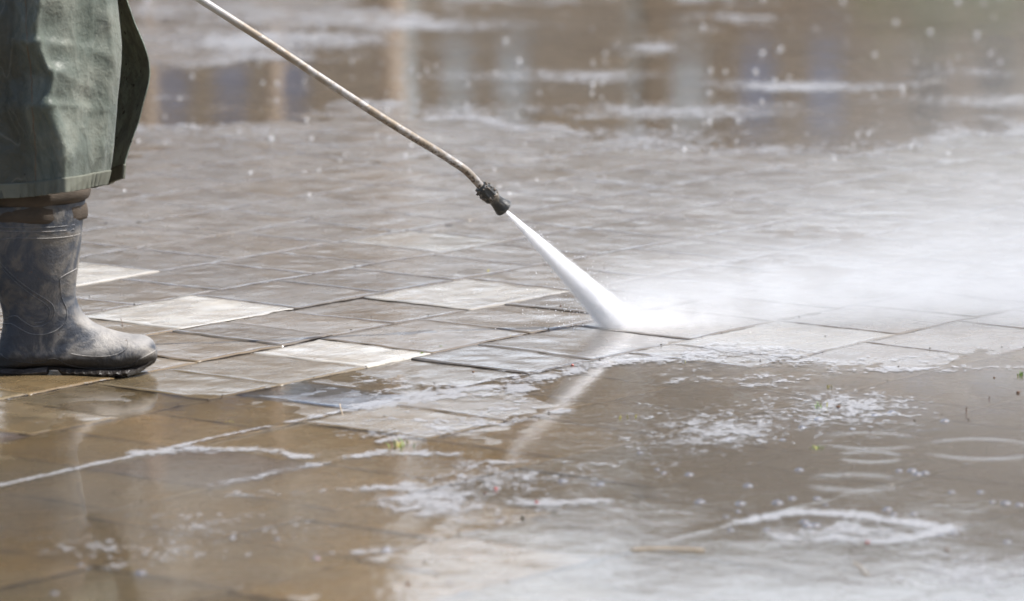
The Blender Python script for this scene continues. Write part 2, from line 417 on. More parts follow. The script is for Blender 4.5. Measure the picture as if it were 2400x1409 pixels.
spk = m.noise(p, 150, 2, .5); c = m.mix(m.ss(.70, .74, spk, 0, .8), c, (.07, .035, .015))
wet = m.ss(.046, .034, m.math('ADD', pz[2], m.math('MULTIPLY', m.math('SUBTRACT', m.noise(p, 30, 3), .5), .022)))
c = m.mix(wet, c, (.018, .015, .012))
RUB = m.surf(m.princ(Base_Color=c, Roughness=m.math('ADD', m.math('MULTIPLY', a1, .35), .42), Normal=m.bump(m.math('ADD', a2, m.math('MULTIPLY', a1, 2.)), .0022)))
SOLE = simple('wet_sole', (.018, .015, .013), .32, .5, .5, 60, .003)
def make_boot(dx, dy, parent):
    rings = [  # front px, back px, half width m
        ((200, 468), (-66, 476), .084), ((198, 500), (-62, 506), .084), ((192, 547), (-52, 560), .083), ((183, 629), (-27, 640), .074), ((177, 685), (-6, 692), .062),
        ((180, 708), (4, 728), .056), ((187, 724), (6, 755), .053), ((198, 740), (2, 785), .050), ((220, 757), (-8, 820), .047),
        ((246, 768), (-14, 846), .045), ((272, 776), (-6, 866), .046), ((291, 781), (60, 863), .046), ((310, 784), (130, 861), .049), ((328, 785), (195, 868), .052),
        ((344, 789), (248, 874), .052), ((357, 797), (290, 872), .046), ((365, 809), (320, 868), .038), ((369, 824), (345, 860), .026), ((369, 838), (362, 850), .012)]
    data = []
    for f, b, hw in rings:
        A = at(f[0], f[1], YB); B = at(b[0], b[1], YB); data.append(np.array([A.x, A.z, B.x, B.z, hw]))
    data = catmull(data, 5); n = 36; V = []; F = []
    for r in data:
        for k in range(n):
            th = 2 * math.pi * k / n; c_, s_ = math.cos(th), math.sin(th)
            e = .86
            cs = math.copysign(abs(c_) ** e, c_); sn = math.copysign(abs(s_) ** e, s_)
            mx, mz = (r[0] + r[2]) / 2, (r[1] + r[3]) / 2
            x = mx + (r[0] - r[2]) / 2 * cs; z = mz + (r[1] - r[3]) / 2 * cs
            y = YB + r[4] * sn
            nn = noise.noise(Vector((x * 16, y * 16, z * 16))) * .0022 + noise.noise(Vector((x * 45, y * 45, z * 45 + 4))) * .0006
            y += math.copysign(nn * abs(sn), sn); x += nn * cs
            V.append((x + dx, y + dy, z))
    N = len(data)
    for i in range(N - 1):
        for k in range(n): F.append([i * n + k, i * n + (k + 1) % n, (i + 1) * n + (k + 1) % n, (i + 1) * n + k])
    F.append([(N - 1) * n + k for k in range(n)])
    b = part('boot', V, F, RUB, parent)
    bvh = BVHTree.FromPolygons([Vector(v) for v in V], F)
    # sole with heel block and cleats
    S = []; xs = np.linspace(-20, 369, 79)
    def zz(px, py): return at(px, py, YB).z
    for x in xs:
        hw = np.interp(x, [-20, -10, 10, 60, 120, 170, 240, 300, 340, 360, 369], [.012, .032, .041, .044, .038, .043, .054, .050, .037, .022, .008])
        hw *= 1.09; top = np.interp(x, [-20, 60, 117, 180, 300, 341, 369], [856, 858, 852, 857, 857, 849, 826])
        ground_z = 0.001
        zb = ground_z
        if 116 < x < 150: zb = .014 - .010 * sst(140, 150, x)
        if x > 290: zb = np.interp(x, [290, 320, 341, 358, 369], [.001, .006, .013, .026, .036])
        if 150 < x < 300 and int((x - 150) / 10) % 2 == 0: zb += .003
        X_ = at(x, 880, YB).x
        S.append((X_, zz(x, top), zb, hw))
    V = []; F = []
    for X_, zt, zb, hw in S:
        ring = [(-hw * .96, zb), (hw * .96, zb), (hw * 1.04, (zb + zt) / 2), (hw * .88, zt), (-hw * .88, zt), (-hw * 1.04, (zb + zt) / 2)]
        V += [(X_ + dx, YB + dy + a_, z_) for a_, z_ in ring]
    for i in range(len(S) - 1):
        for k in range(6): F.append([i * 6 + k, i * 6 + (k + 1) % 6, (i + 1) * 6 + (k + 1) % 6, (i + 1) * 6 + k])
    F.append([0, 1, 2, 3, 4, 5]); F.append([(len(S) - 1) * 6 + k for k in range(6)][::-1])
    part('sole', V, F, SOLE, b, False)
    # moulded ribs of the rubber, both flanks
    lines = [[(0, 596), (40, 636), (85, 672), (118, 694), (132, 712), (130, 735), (112, 752), (85, 757), (58, 742), (40, 732), (12, 745)],
             [(0, 604), (36, 642), (80, 679), (110, 700), (122, 716), (120, 733), (106, 745), (86, 748)],
             [(8, 757), (30, 752), (52, 762), (78, 774), (110, 775), (140, 764), (158, 745), (160, 718), (150, 690), (147, 655), (150, 640), (182, 626)],
             [(0, 822), (28, 837), (100, 843), (120, 833), (140, 834), (165, 848), (210, 855), (270, 854), (310, 848), (330, 834), (366, 818)],
             [(170, 820), (200, 825), (240, 826), (275, 822), (300, 808), (304, 792)],
             [(0, 552), (45, 545), (120, 546), (190, 545)], [(-20, 528), (60, 530), (194, 530)], [(-30, 520), (60, 521), (195, 519)]]
    for sgn in (-1, 1):
        vf = []
        for ln in lines:
            pts = catmull([np.array(q_, float) for q_ in ln], 6); P3 = []
            for q_ in pts:
                w_ = at(q_[0], q_[1], YB)
                hit = bvh.ray_cast(Vector((w_.x + dx, YB + dy + sgn * .4, w_.z)), Vector((0, -sgn, 0)))
                if hit[0] is not None: P3.append(hit[0])
            if len(P3) > 3: vf.append(tube(P3, .0013, 6))
        V, F = merge(*vf); part('moulded_rib', V, F, RUB, b)
    return b, bvh
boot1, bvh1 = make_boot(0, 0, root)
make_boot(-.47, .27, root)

# --- trousers: rolled cuff bunched over the boot top
m = M('brown_trousers'); p = m.obj(); a1 = m.noise(p, 18, 5, .6); ww = m.n('ShaderNodeTexWave', {'Vector': p, 'Scale': 120., 'Distortion': 2., 'Detail': 1.}, wave_type='BANDS', bands_direction='Z').outputs['Fac']
TRO = m.surf(m.princ(Base_Color=m.mix(a1, (.026, .019, .013), (.088, .066, .046)), Roughness=.85, Normal=m.bump(m.math('ADD', a1, m.math('MULTIPLY', ww, .12)), .004)))
def ring_loft(specs, n=48, wob=0., seed=0., close=True):
    """specs: centre x, centre y, z, half x, half y, tilt dz per half x"""
    V = []; F = []
    for i, (cx_, cy_, z, hx, hy, tl) in enumerate(specs):
        for k in range(n):
            th = 2 * math.pi * k / n; c_, s_ = math.cos(th), math.sin(th)
            nn = 1 + wob * noise.noise(Vector((c_ * 2.2, s_ * 2.2, z * 22 + seed)))
            V.append((cx_ + hx * c_ * nn, cy_ + hy * s_ * nn, z + tl * c_ + wob * .06 * noise.noise(Vector((c_ * 3, s_ * 3, seed + i)))))
    for i in range(len(specs) - 1):
        for k in range(n): F.append([i * n + k, i * n + (k + 1) % n, (i + 1) * n + (k + 1) % n, (i + 1) * n + k])
    if close: F.append(list(range(n))[::-1]); F.append([(len(specs) - 1) * n + k for k in range(n)])
    return V, F
def make_trousers(dx, dy):
    A = at(70, 500, YB); cx_ = A.x + dx; cy_ = YB + dy
    def Zp(py): return at(70, py, YB).z
    sp = [(cx_ + .00, cy_, Zp(512), .1045, .083, 0), (cx_, cy_, Zp(505), .107, .087, 0), (cx_, cy_, Zp(492), .1075, .0875, .001), (cx_, cy_, Zp(480), .107, .087, .002), (cx_ - .002, cy_, Zp(474), .101, .083, .004),
          (cx_ + .004, cy_, Zp(470), .108, .088, .006), (cx_ + .006, cy_, Zp(462), .111, .092, .008), (cx_ + .004, cy_, Zp(450), .113, .093, .010), (cx_ - .002, cy_, Zp(440), .106, .088, .012),
          (cx_ - .004, cy_, Zp(425), .100, .080, .006), (cx_ - .008, cy_, Zp(330), .096, .074, 0), (cx_ - .02 - dx * .3, cy_ + .02, .62, .095, .075, 0), (cx_ - .06 - dx * .75, cy_ + (.07 if dy == 0 else -.06), .88, .11, .09, 0)]
    return ring_loft(sp, 60, .07, dx * 5)
V, F = merge(make_trousers(0, 0), make_trousers(-.47, .27))
part('trousers', V, F, TRO, root)

# --- coat
def coat_mat(name, inner):
    m = M(name); p = m.obj()
    a1 = m.noise(p, 9, 6, .62, .4); a2 = m.noise(p, 45, 5, .65); a3 = m.noise(m.mapv(p, scale=(1, 1, .35)), 16, 5, .65); a4 = m.noise(p, 260, 2, .5)
    g1 = m.mix(a2, (.056, .070, .056), (.105, .122, .098))
    g2 = m.mix(a2, (.112, .125, .100), (.19, .20, .164))
    c = m.mix(m.ss(.38, .66, a1), g1, g2)
    c = m.mix(m.ss(.50, .72, a3, 0, .55), c, (.085, .10, .085))
    c = m.mix(m.ss(.62, .8, a1, 0, .4), c, (.20, .16, .115))
    if inner: c = m.mix(.6, c, (.36, .44, .35))
    if not inner:      # shade painted into the flank behind the crease, with some real grime
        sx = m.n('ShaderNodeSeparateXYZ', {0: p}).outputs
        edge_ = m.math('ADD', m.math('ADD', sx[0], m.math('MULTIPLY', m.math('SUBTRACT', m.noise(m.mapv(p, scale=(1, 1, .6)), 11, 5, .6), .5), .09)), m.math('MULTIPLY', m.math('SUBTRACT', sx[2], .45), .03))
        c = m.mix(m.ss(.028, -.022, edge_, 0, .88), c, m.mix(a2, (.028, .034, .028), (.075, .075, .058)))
    vo = m.n('ShaderNodeTexVoronoi', {'Vector': m.vmath('ADD', p, m.n('ShaderNodeVectorMath', {0: m.noise(p, 30, 3, .5, 0, True), 1: (.012,) * 3}, operation='MULTIPLY').outputs[0]), 'Scale': 62. if inner else 30., 'Randomness': 1.}, feature='F1')
    lim = m.math('MULTIPLY', m.n('ShaderNodeSeparateXYZ', {0: vo.outputs['Color']}).outputs[0], .30 if inner else .13)
    lim = m.math('SUBTRACT', lim, .02 if inner else .06)
    spot = m.math('LESS_THAN', vo.outputs['Distance'], lim)
    c = m.mix(m.math('MULTIPLY', spot, .85), c, (.02, .017, .012))
    if inner: c = m.mix(m.ss(.42, .60, m.noise(p, 22, 5, .7), 0, .45), c, (.055, .05, .038))
    cw = m.noise(m.mapv(p, scale=(1, 1, .6)), 8, 3, .45, .3); cw = m.math('ABSOLUTE', m.math('SUBTRACT', cw, .5)); cw2 = m.math('ABSOLUTE', m.math('SUBTRACT', m.noise(p, 30, 3, .5, .2), .5))
    fold = m.math('ADD', m.math('MULTIPLY', m.ss(0, .06, cw), -1.), m.math('MULTIPLY', m.ss(0, .08, cw2), -.25))
    c = m.mix(m.ss(.008, .0, cw, 0, .18), c, (.30, .30, .26))
    nb = m.bump(fold, .0018, .7)
    return m.surf(m.princ(Base_Color=c, Roughness=.46, Sheen_Weight=.05, Specular_IOR_Level=.4,
                          Normal=m.bump(m.math('ADD', m.math('ADD', a1, m.math('MULTIPLY', a2, .35)), m.math('MULTIPLY', a4, .05)), .006, 1., nb)))
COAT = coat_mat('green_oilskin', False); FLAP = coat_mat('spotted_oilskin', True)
HEMM = simple('coat_hem', (.12, .125, .098), .6, .3, .6, 16, .002)
ys = [-900, -600, -330, -180, -60, 0, 57, 103, 142, 174, 199, 248, 287, 341, 376, 400, 420, 433]
e1 = [150, 190, 225, 255, 268, 273, 279, 284, 283, 280, 278, 273, 270, 266, 262, 258, 254, 251]       # near front edge
cr = [-60, 0, 40, 66, 86, 96, 84, 88, 104, 124, 122, 110, 126, 147, 150, 150, 150, 150]               # crease between the lit and the shaded cloth
e2 = [150, 190, 225, 262, 282, 296, 316, 337, 349, 351, 347, 334, 325, 305, 294, 291, 290, 289]       # far front edge
def coat_pts(y, s):
    """y = photo height (px) at the coat, s in 0..1 round the body from near front edge to far front edge"""
    E1 = np.interp(y, ys, e1); CR = np.interp(y, ys, cr); E2 = np.interp(y, ys, e2)
    hem = np.interp(s, [0, .08, .2, .3, .45, .7, 1], [433, 441, 452, 466, 478, 470, 418])
    up = sst(-300, -900, y)
    g = 1 - .10 * up
    P = [(E1, 9.612), (E1 - 22, 9.572), ((E1 * .55 + CR * .45), 9.545), (CR + 12, 9.512), (CR, 9.504), (CR - 12, 9.514), (CR - 70, 9.575), (CR - 120, 9.60), (-120, 9.57), (-260, 9.58), (-430, 9.68), (-520, 9.83),
         (-440, 9.98), (-200, 10.06), (80, 10.05), (E2 - 110, 9.99), (E2 - 40, 9.91), (E2 - 6, 9.83), (E2, 9.79)]
    return P, hem, g
NS, NT = 260, 190
rows = []
ylist = np.concatenate([np.linspace(-1010, -60, 60), np.linspace(-50, 1000, 130)])   # rows, later clamped to the hem
V = []
svals = np.linspace(0, 1, NS)
TT = np.linspace(0, 1, NT)
for t in TT:
    row = []
    for j, s in enumerate(svals):
        hem = float(np.interp(s, [0, .06, .14, .22, .32, .5, .8, .93, .985, 1], [432, 438, 448, 458, 468, 478, 470, 440, 420, 419]))
        y = -960 + (hem + 960) * (1 - (1 - t) ** 1.35)
        E1 = np.interp(y, ys, e1); CR = np.interp(y, ys, cr); E2 = np.interp(y, ys, e2)
        row.append((y, E1, CR, E2))
    V.append(row)
ctrl_s = np.array([0, .03, .09, .145, .16, .175, .235, .28, .34, .42, .52, .59, .66, .75, .84, .90, .95, .985, 1])
def coat_xyz(y, s):
    E1 = float(np.interp(y, ys, e1)); CR = float(np.interp(y, ys, cr)); E2 = float(np.interp(y, ys, e2))
    xs_ = [E1, E1 - 20, E1 * .55 + CR * .45, CR + 9, CR, CR - 9, CR - 62, CR - 110, -130, -270, -430, -510, -430, -200, 80, E2 - 110, E2 - 40, E2 - 8, E2]
    Ys_ = [9.61, 9.575, 9.54, 9.470, 9.456, 9.466, 9.555, 9.585, 9.58, 9.60, 9.68, 9.83, 9.97, 10.06, 10.05, 9.99, 9.92, 9.84, 9.80]
    x = float(np.interp(s, ctrl_s, xs_)); Yd = float(np.interp(s, ctrl_s, Ys_))
    return x, Yd
CREASES = [((85, 95), (235, 118), .006, 10), ((130, 168), (104, 163), .007, 7), ((131, 170), (212, 205), .005, 9), ((110, 243), (268, 258), .009, 13), ((112, 246), (158, 372), .008, 10), ((40, 0), (58, 92), .010, 8), ((215, 0), (204, 150), .005, 8), ((250, 20), (268, 190), .004, 7),
           ((60, 92), (84, 96), .008, 7), ((150, 60), (190, 130), .004, 9), ((190, 262), (215, 420), .004, 12), ((20, 180), (50, 330), .006, 14), ((228, 290), (240, 425), .003, 8)]
def crease(px, py):
    t_ = 0
    for (a_, b_, A_, w_) in CREASES:
        dx_, dy_ = b_[0] - a_[0], b_[1] - a_[1]; L2 = dx_ * dx_ + dy_ * dy_
        u_ = ((px - a_[0]) * dx_ + (py - a_[1]) * dy_) / L2; uc = min(1, max(0, u_))
        d_ = math.hypot(px - a_[0] - dx_ * uc, py - a_[1] - dy_ * uc)
        sd_ = (px - a_[0]) * dy_ - (py - a_[1]) * dx_
        t_ += A_ * math.exp(-d_ / (w_ * (1 if sd_ > 0 else 2.6))) * (1 - .6 * uc)
    return t_
def build_coat():
    G = np.zeros((NT, NS, 3))
    for i in range(NT):
        for j in range(NS):
            y = V[i][j][0]; x, Yd = coat_xyz(y, svals[j])
            P = at(x, y, Yd)
            if P.z > 1.0:      # above the hips the coat narrows to the shoulders
                f = sst(1.0, 1.42, P.z); cx_, cy_ = -1.02, 9.80
                P.x = cx_ + (P.x - cx_) * (1 - .45 * f) + 0; P.y = cy_ + (P.y - cy_) * (1 - .12 * f)
                g_ = 1 - .62 * sst(1.40, 1.50, P.z); P.x = cx_ + (P.x - cx_) * g_; P.y = cy_ + (P.y - cy_) * g_
            G[i, j] = P
    # smooth across rows/columns so that control corners do not read as facets
    for _ in range(3):
        G[:, 1:-1] = G[:, 1:-1] * .6 + (G[:, :-2] + G[:, 2:]) * .2
        G[1:-1] = G[1:-1] * .6 + (G[:-2] + G[2:]) * .2
    # crumple
    dx_ = np.gradient(G, axis=1); dt_ = np.gradient(G, axis=0); nrm = np.cross(dx_, dt_); nrm /= np.linalg.norm(nrm, axis=2, keepdims=True) + 1e-9
    for i in range(NT):
        for j in range(NS):
            q = G[i, j]; a_ = Vector((q[0] * 7, q[1] * 7, q[2] * 1.6)); b_ = Vector((q[0] * 16 + 3, q[1] * 16, q[2] * 13))
            rx_, ry_ = CX + q[0] / q[1] * FPX, float(V[i][j][0]); cre = crease(rx_, ry_) if q[1] < 9.72 else 0
            r_ = 1 - abs(noise.noise(a_)) * 2.2; r2 = 1 - abs(noise.noise(b_)) * 2.5; c_ = noise.noise(Vector((q[0] * 40, q[1] * 40, q[2] * 36)))
            dsp = -cre + (r_ - .5) * .006 + (r2 - .5) * .0025 + c_ * .0012 + noise.noise(Vector((q[0] * 22 + 9, q[1] * 22, q[2] * 5))) * .005
            if q[1] < 9.72: dsp += 2 * cre if nrm[i, j][1] < 0 else 0      # creases stand out towards the outside
            edge = min(1, min(j, NS - 1 - j) / 10)
            G[i, j] = q + nrm[i, j] * dsp * (.15 + .85 * edge)
    return G
G = build_coat()
def grid_part(name, G, j0, j1, i0, i1, mat, parent, off=0., thick=.0022, smooth=True):
    S = G[i0:i1, j0:j1]
    V = S.reshape(-1, 3); n0, n1 = S.shape[:2]
    I = np.arange(n0 * n1).reshape(n0, n1)
    F = np.stack([I[:-1, :-1], I[:-1, 1:], I[1:, 1:], I[1:, :-1]], -1).reshape(-1, 4).tolist()
    o = part(name, V.tolist(), F, mat, parent, smooth)
    md = o.modifiers.new('thickness', 'SOLIDIFY'); md.thickness = thick; md.offset = off
    return o
jf = int(.79 * NS)
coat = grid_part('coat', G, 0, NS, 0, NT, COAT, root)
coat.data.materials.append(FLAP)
npoly = (NS - 1) * (NT - 1)
mi = np.zeros(npoly, np.int32).reshape(NT - 1, NS - 1); mi[:, jf:] = 1
coat.data.polygons.foreach_set('material_index', mi.ravel())
# sewn hem bands, puckered
NH = 14
H = G[NT - NH:].copy()
for j in range(NS):
    pk = .0034 * math.sin(j * 1.35 + 2 * noise.noise(Vector((j * .2, 0, 0)))) + .0015 * noise.noise(Vector((j * .9, 3, 0)))
    H[:, j, 2] += 0; H[:, j, 1] += pk * np.linspace(.2, 1, NH)
H = H[1:]
hem_ = grid_part('hem', H, 0, NS, 0, NH - 1, HEMM, coat, 0., .0062)
# raised seam running down the side of the coat
xw = at(76, 200, 9.55).x
sj = [min(range(int(NS * .36)), key=lambda j_: abs(G[i, j_, 0] - (xw + .006 * math.sin(i * .05)))) for i in range(NT)]
pts = [G[i, sj[i]] for i in range(0, NT - 4, 2)]
V_, F_ = tube(pts, .0020, 6); part('side_seam', V_, F_, simple('seam_thread', (.15, .11, .075), .8, .2, .4, 120), coat)

# --- body, arms, head (above the picture, still there)
SKIN = simple('skin', (.55, .34, .24), .5, .4, .08, 30)
def skin_body():
    J = {'pelvis': (-1.02, 9.82, .95, .13), 'chest': (-1.0, 9.80, 1.22, .14), 'neck0': (-.985, 9.80, 1.44, .06), 'neck': (-.975, 9.80, 1.5, .052), 'head': (-.95, 9.80, 1.585, .078), 'crown': (-.955, 9.80, 1.675, .074),
         'shR': (-.99, 9.62, 1.38, .055), 'elR': (-.90, 9.60, 1.10, .042), 'wrR': (-.745, 9.80, .985, .028), 'shL': (-.99, 9.98, 1.38, .055), 'elL': (-.92, 10.02, 1.12, .042), 'wrL': (-.925, 9.86, 1.02, .028),
         'hipR': (-1.0, 9.74, .90, .09), 'knR': (-.93, 9.71, .48, .06), 'anR': (-.90, 9.70, .10, .035), 'hipL': (-1.05, 9.92, .90, .09), 'knL': (-1.25, 9.96, .48, .06), 'anL': (-1.38, 9.97, .10, .035)}
    E_ = [('pelvis', 'chest'), ('chest', 'neck0'), ('neck0', 'neck'), ('neck', 'head'), ('head', 'crown'), ('chest', 'shR'), ('shR', 'elR'), ('elR', 'wrR'), ('chest', 'shL'), ('shL', 'elL'), ('elL', 'wrL'),
          ('pelvis', 'hipR'), ('hipR', 'knR'), ('knR', 'anR'), ('pelvis', 'hipL'), ('hipL', 'knL'), ('knL', 'anL')]
    names = list(J)
    # palms and fingers closed round the lance
    P = [Vector(J[n_][:3]) for n_ in names]; Rr = [J[n_][3] for n_ in names]; Ed = [(names.index(a_), names.index(b_)) for a_, b_ in E_]
    for wr, d in (('wrR', LD), ('wrL', LD)):
        w0 = Vector(J[wr][:3]); c0 = lance_near(w0)
        palm = c0 + Vector((0, -.032 if wr == 'wrR' else .032, .004)); pi_ = len(P); P.append(palm); Rr.append(.026); Ed.append((names.index(wr), pi_))
        sg = -1 if wr == 'wrR' else 1
        for q_ in range(4):
            b0 = c0 + LD * (.033 - .022 * q_)
            ch = [b0 + Vector((0, sg * .028, .016)), b0 + Vector((0, sg * .002, .027)), b0 + Vector((0, -sg * .024, .008)), b0 + Vector((0, -sg * .012, -.018))]
            last = pi_
            for z_, cpt in enumerate(ch[:4 if q_ != 3 else 3]):
                P.append(cpt); Rr.append(.0095 - .0008 * z_); Ed.append((last, len(P) - 1)); last = len(P) - 1
        last = pi_
        for cpt in (c0 + LD * .04 + Vector((0, sg * .024, -.012)), c0 + LD * .055 + Vector((0, sg * .004, -.024))):
            P.append(cpt); Rr.append(.011); Ed.append((last, len(P) - 1)); last = len(P) - 1
    off = root.location
    me = bpy.data.meshes.new('body'); me.from_pydata([tuple(v - off) for v in P], Ed, []); me.materials.append(SKIN)
    o = link('body', me, root)
    o.modifiers.new('skin', 'SKIN'); sv = me.skin_vertices
    if not len(sv):
        bm = bmesh.new(); bm.from_mesh(me); bm.verts.layers.skin.verify(); bm.to_mesh(me); bm.free(); sv = me.skin_vertices
    for i, r_ in enumerate(Rr): sv[0].data[i].radius = (r_, r_); sv[0].data[i].use_root = (i == 0)
    md = o.modifiers.new('sub', 'SUBSURF'); md.levels = 2; md.render_levels = 2
    return o

# ================================================================== LANCE
lp = [(-40, -334, 9.80), (200, -178, 9.865), (475, 2, 9.94), (640, 108, 9.985), (760, 188, 10.02), (880, 266, 10.06), (960, 316, 10.085), (1020, 352, 10.11), (1062, 379, 10.13), (1090, 398, 10.14), (1112, 420, 10.15), (1130, 440, 10.16)]
LP = [at(*q) for q in lp]
LD = (LP[1] - LP[0]).normalized()
def lance_near(w0): t = (w0 - LP[0]).dot(LD); return LP[0] + LD * t
lance = empty('pressure_washer_lance', (LP[-1].x, LP[-1].y, 0)); tag(lance, 'long dirty metal pressure washer lance with black nozzle, slanting down from the upper left', 'lance')
m = M('dirty_lance_metal'); p = m.obj()
d1 = m.noise(p, 42, 5, .7); d2 = m.noise(p, 220, 4, .7); d3 = m.noise(p, 7, 2, .5)
px_ = m.n('ShaderNodeSeparateXYZ', {0: p}).outputs[0]
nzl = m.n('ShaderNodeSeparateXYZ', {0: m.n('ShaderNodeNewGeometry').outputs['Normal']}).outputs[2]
low = m.ss(-.38, -.05, m.math('ADD', px_, m.math('MULTIPLY', m.math('SUBTRACT', d3, .5), .1)))
mid_ = m.ss(-.56, -.42, px_)
c = m.mix(d2, (.33, .32, .31), (.48, .47, .46))
c = m.mix(m.math('MULTIPLY', mid_, m.ss(.36, .6, m.math('ADD', m.math('MULTIPLY', d1, .7), m.math('MULTIPLY', d3, .3)))), c, m.mix(d2, (.19, .15, .105), (.30, .25, .19)))
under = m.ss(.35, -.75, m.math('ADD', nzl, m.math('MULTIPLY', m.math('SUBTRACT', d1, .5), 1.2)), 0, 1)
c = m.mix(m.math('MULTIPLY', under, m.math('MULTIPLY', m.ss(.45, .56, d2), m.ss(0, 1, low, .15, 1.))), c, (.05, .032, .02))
c = m.mix(m.math('MULTIPLY', m.ss(.57, .63, d2), low), c, (.06, .038, .022))
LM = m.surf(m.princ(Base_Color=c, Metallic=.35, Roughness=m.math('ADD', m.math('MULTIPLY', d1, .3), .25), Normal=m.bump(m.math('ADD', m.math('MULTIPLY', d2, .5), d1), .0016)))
pts = [Vector(q) for q in catmull([np.array(q) for q in LP], 10)]
rad = [float(np.interp(i / len(pts), [0, .3, .6, 1], [.0078, .0080, .0081, .0080])) * (1 + .03 * noise.noise(Vector((i * .7, 0, 0)))) for i in range(len(pts))]
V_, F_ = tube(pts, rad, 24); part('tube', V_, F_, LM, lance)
m = M('black_wet_rubber'); p = m.obj(); d1 = m.noise(p, 130, 5, .7); d2 = m.noise(p, 45, 3, .6)
BLK = m.surf(m.princ(Base_Color=m.mix(m.ss(.56, .70, d2), m.mix(d1, (.008, .010, .010), (.035, .036, .034)), (.11, .09, .065)), Roughness=.28, Normal=m.bump(m.math('ADD', m.math('MULTIPLY', d1, .4), d2), .004)))
N0, N1 = at(1128, 438, 10.158), at(1184, 482, 10.185)
N1 = at(1180, 488, 10.185)
ax = (N1 - N0).normalized(); NL = (N1 - N0).length
prof = [(-.04, .0085), (0, .0125), (.06, .0142), (.16, .0150), (.40, .0165), (.47, .0172), (.50, .0160), (.56, .0135), (.66, .0132), (.78, .0145), (.90, .0168), (.965, .0182), (1.0, .0184), (1.015, .0172), (1.0, .0145), (.93, .011), (.90, .003)]
a = ax.cross(Vector((0, 1, 0))).normalized(); b = ax.cross(a); V_ = []; F_ = []; n = 48
prof = [tuple(q) for q in catmull([np.array(q) for q in prof], 3)]
for t, r_ in prof:
    for k in range(n):
        th = 2 * math.pi * k / n; rr_ = r_
        if .08 < t < .46: rr_ *= 1 + (.10 if math.sin(th * 8) > .25 else -.06) * min(1, min(t - .08, .46 - t) * 14)
        rr_ *= 1 + .04 * noise.noise(Vector((math.cos(th) * 2, math.sin(th) * 2, t * 8)))
        V_.append(N0 + ax * NL * t + a * math.cos(th) * rr_ + b * math.sin(th) * rr_)
for i in range(len(prof) - 1):
    for k in range(n): F_.append([i * n + k, i * n + (k + 1) % n, (i + 1) * n + (k + 1) % n, (i + 1) * n + k])
F_.append(list(range(n))[::-1]); F_.append([(len(prof) - 1) * n + k for k in range(n)])
noz = part('nozzle', V_, F_, BLK, lance)
# mud caked on the collar
vf = []
for q in range(46):
    t = random.uniform(-.05, .5); th = random.uniform(0, 6.28); r_ = .0125 if t < .05 else .0160
    c_ = N0 + ax * NL * t + (a * math.cos(th) + b * math.sin(th)) * r_; s_ = random.uniform(.0012, .0034)
    bm = bmesh.new(); bmesh.ops.create_icosphere(bm, subdivisions=2, radius=s_)
    for v in bm.verts: v.co = v.co * (1 + .5 * noise.noise(v.co * 500 + Vector((q, 0, 0)))) + c_
    vf.append(([v.co.copy() for v in bm.verts], [[v.index for v in f.verts] for f in bm.faces])); bm.free()
V_, F_ = merge(*vf); part('caked_mud', V_, F_, simple('caked_mud', (.10, .08, .06), .5, .4, .5, 300, .001), noz)
# trigger gun and hose, held above the picture
gp = [LP[0] - LD * .02, LP[0] - LD * .10, LP[0] - LD * .16 + Vector((0, 0, -.02)), LP[0] - LD * .18 + Vector((0, 0, -.10))]
V_, F_ = tube(gp, [.016, .020, .019, .016], 16); gun = part('trigger_gun', V_, F_, BLK, lance)
V_, F_ = tube([gp[1] + Vector((.0, 0, -.02)), gp[1] + Vector((-.01, 0, -.06)), gp[2] + Vector((.03, 0, -.06))], .004, 8); part('trigger', V_, F_, BLK, gun)
hp = [gp[3], gp[3] + Vector((-.04, .02, -.25)), Vector((-1.55, 10.0, .3)), Vector((-1.9, 10.2, .02)), Vector((-2.6, 10.6, .012)), Vector((-4.5, 10.2, .012))]
V_, F_ = tube([Vector(q) for q in catmull([np.array(q) for q in hp], 8)], .008, 10)
tag(part('hose', V_, F_, simple('hose_rubber', (.03, .03, .03), .5), None), 'black rubber hose trailing from the lance grip behind the worker', 'hose')
skin_body()
# sleeves and hat
def sleeve(P):
    pts = [Vector(q) for q in catmull([np.array(q) for q in P], 8)]
    r_ = [float(np.interp(i / len(pts), [0, .5, 1], [.085, .072, .055])) * (1 + .08 * noise.noise(Vector((i * .6, 1, 0)))) for i in range(len(pts))]
    return tube(pts, r_, 24)
for P in ([(-1.0, 9.66, 1.40), (-.96, 9.60, 1.25), (-.90, 9.60, 1.10), (-.80, 9.72, 1.01), (-.765, 9.78, .995)], [(-1.0, 9.94, 1.40), (-.96, 10.02, 1.26), (-.92, 10.02, 1.12), (-.925, 9.93, 1.05), (-.925, 9.885, 1.03)]):
    V_, F_ = sleeve(P); part('sleeve', V_, F_, COAT, root)
V_, F_ = ring_loft([(-.955, 9.80, 1.60, .10, .09, 0), (-.96, 9.80, 1.64, .102, .09, 0), (-.965, 9.80, 1.70, .09, .08, 0), (-.97, 9.80, 1.735, .05, .045, 0), (-.97, 9.80, 1.742, .01, .01, 0)], 32, .03)
part('hood', V_, F_, COAT, root)

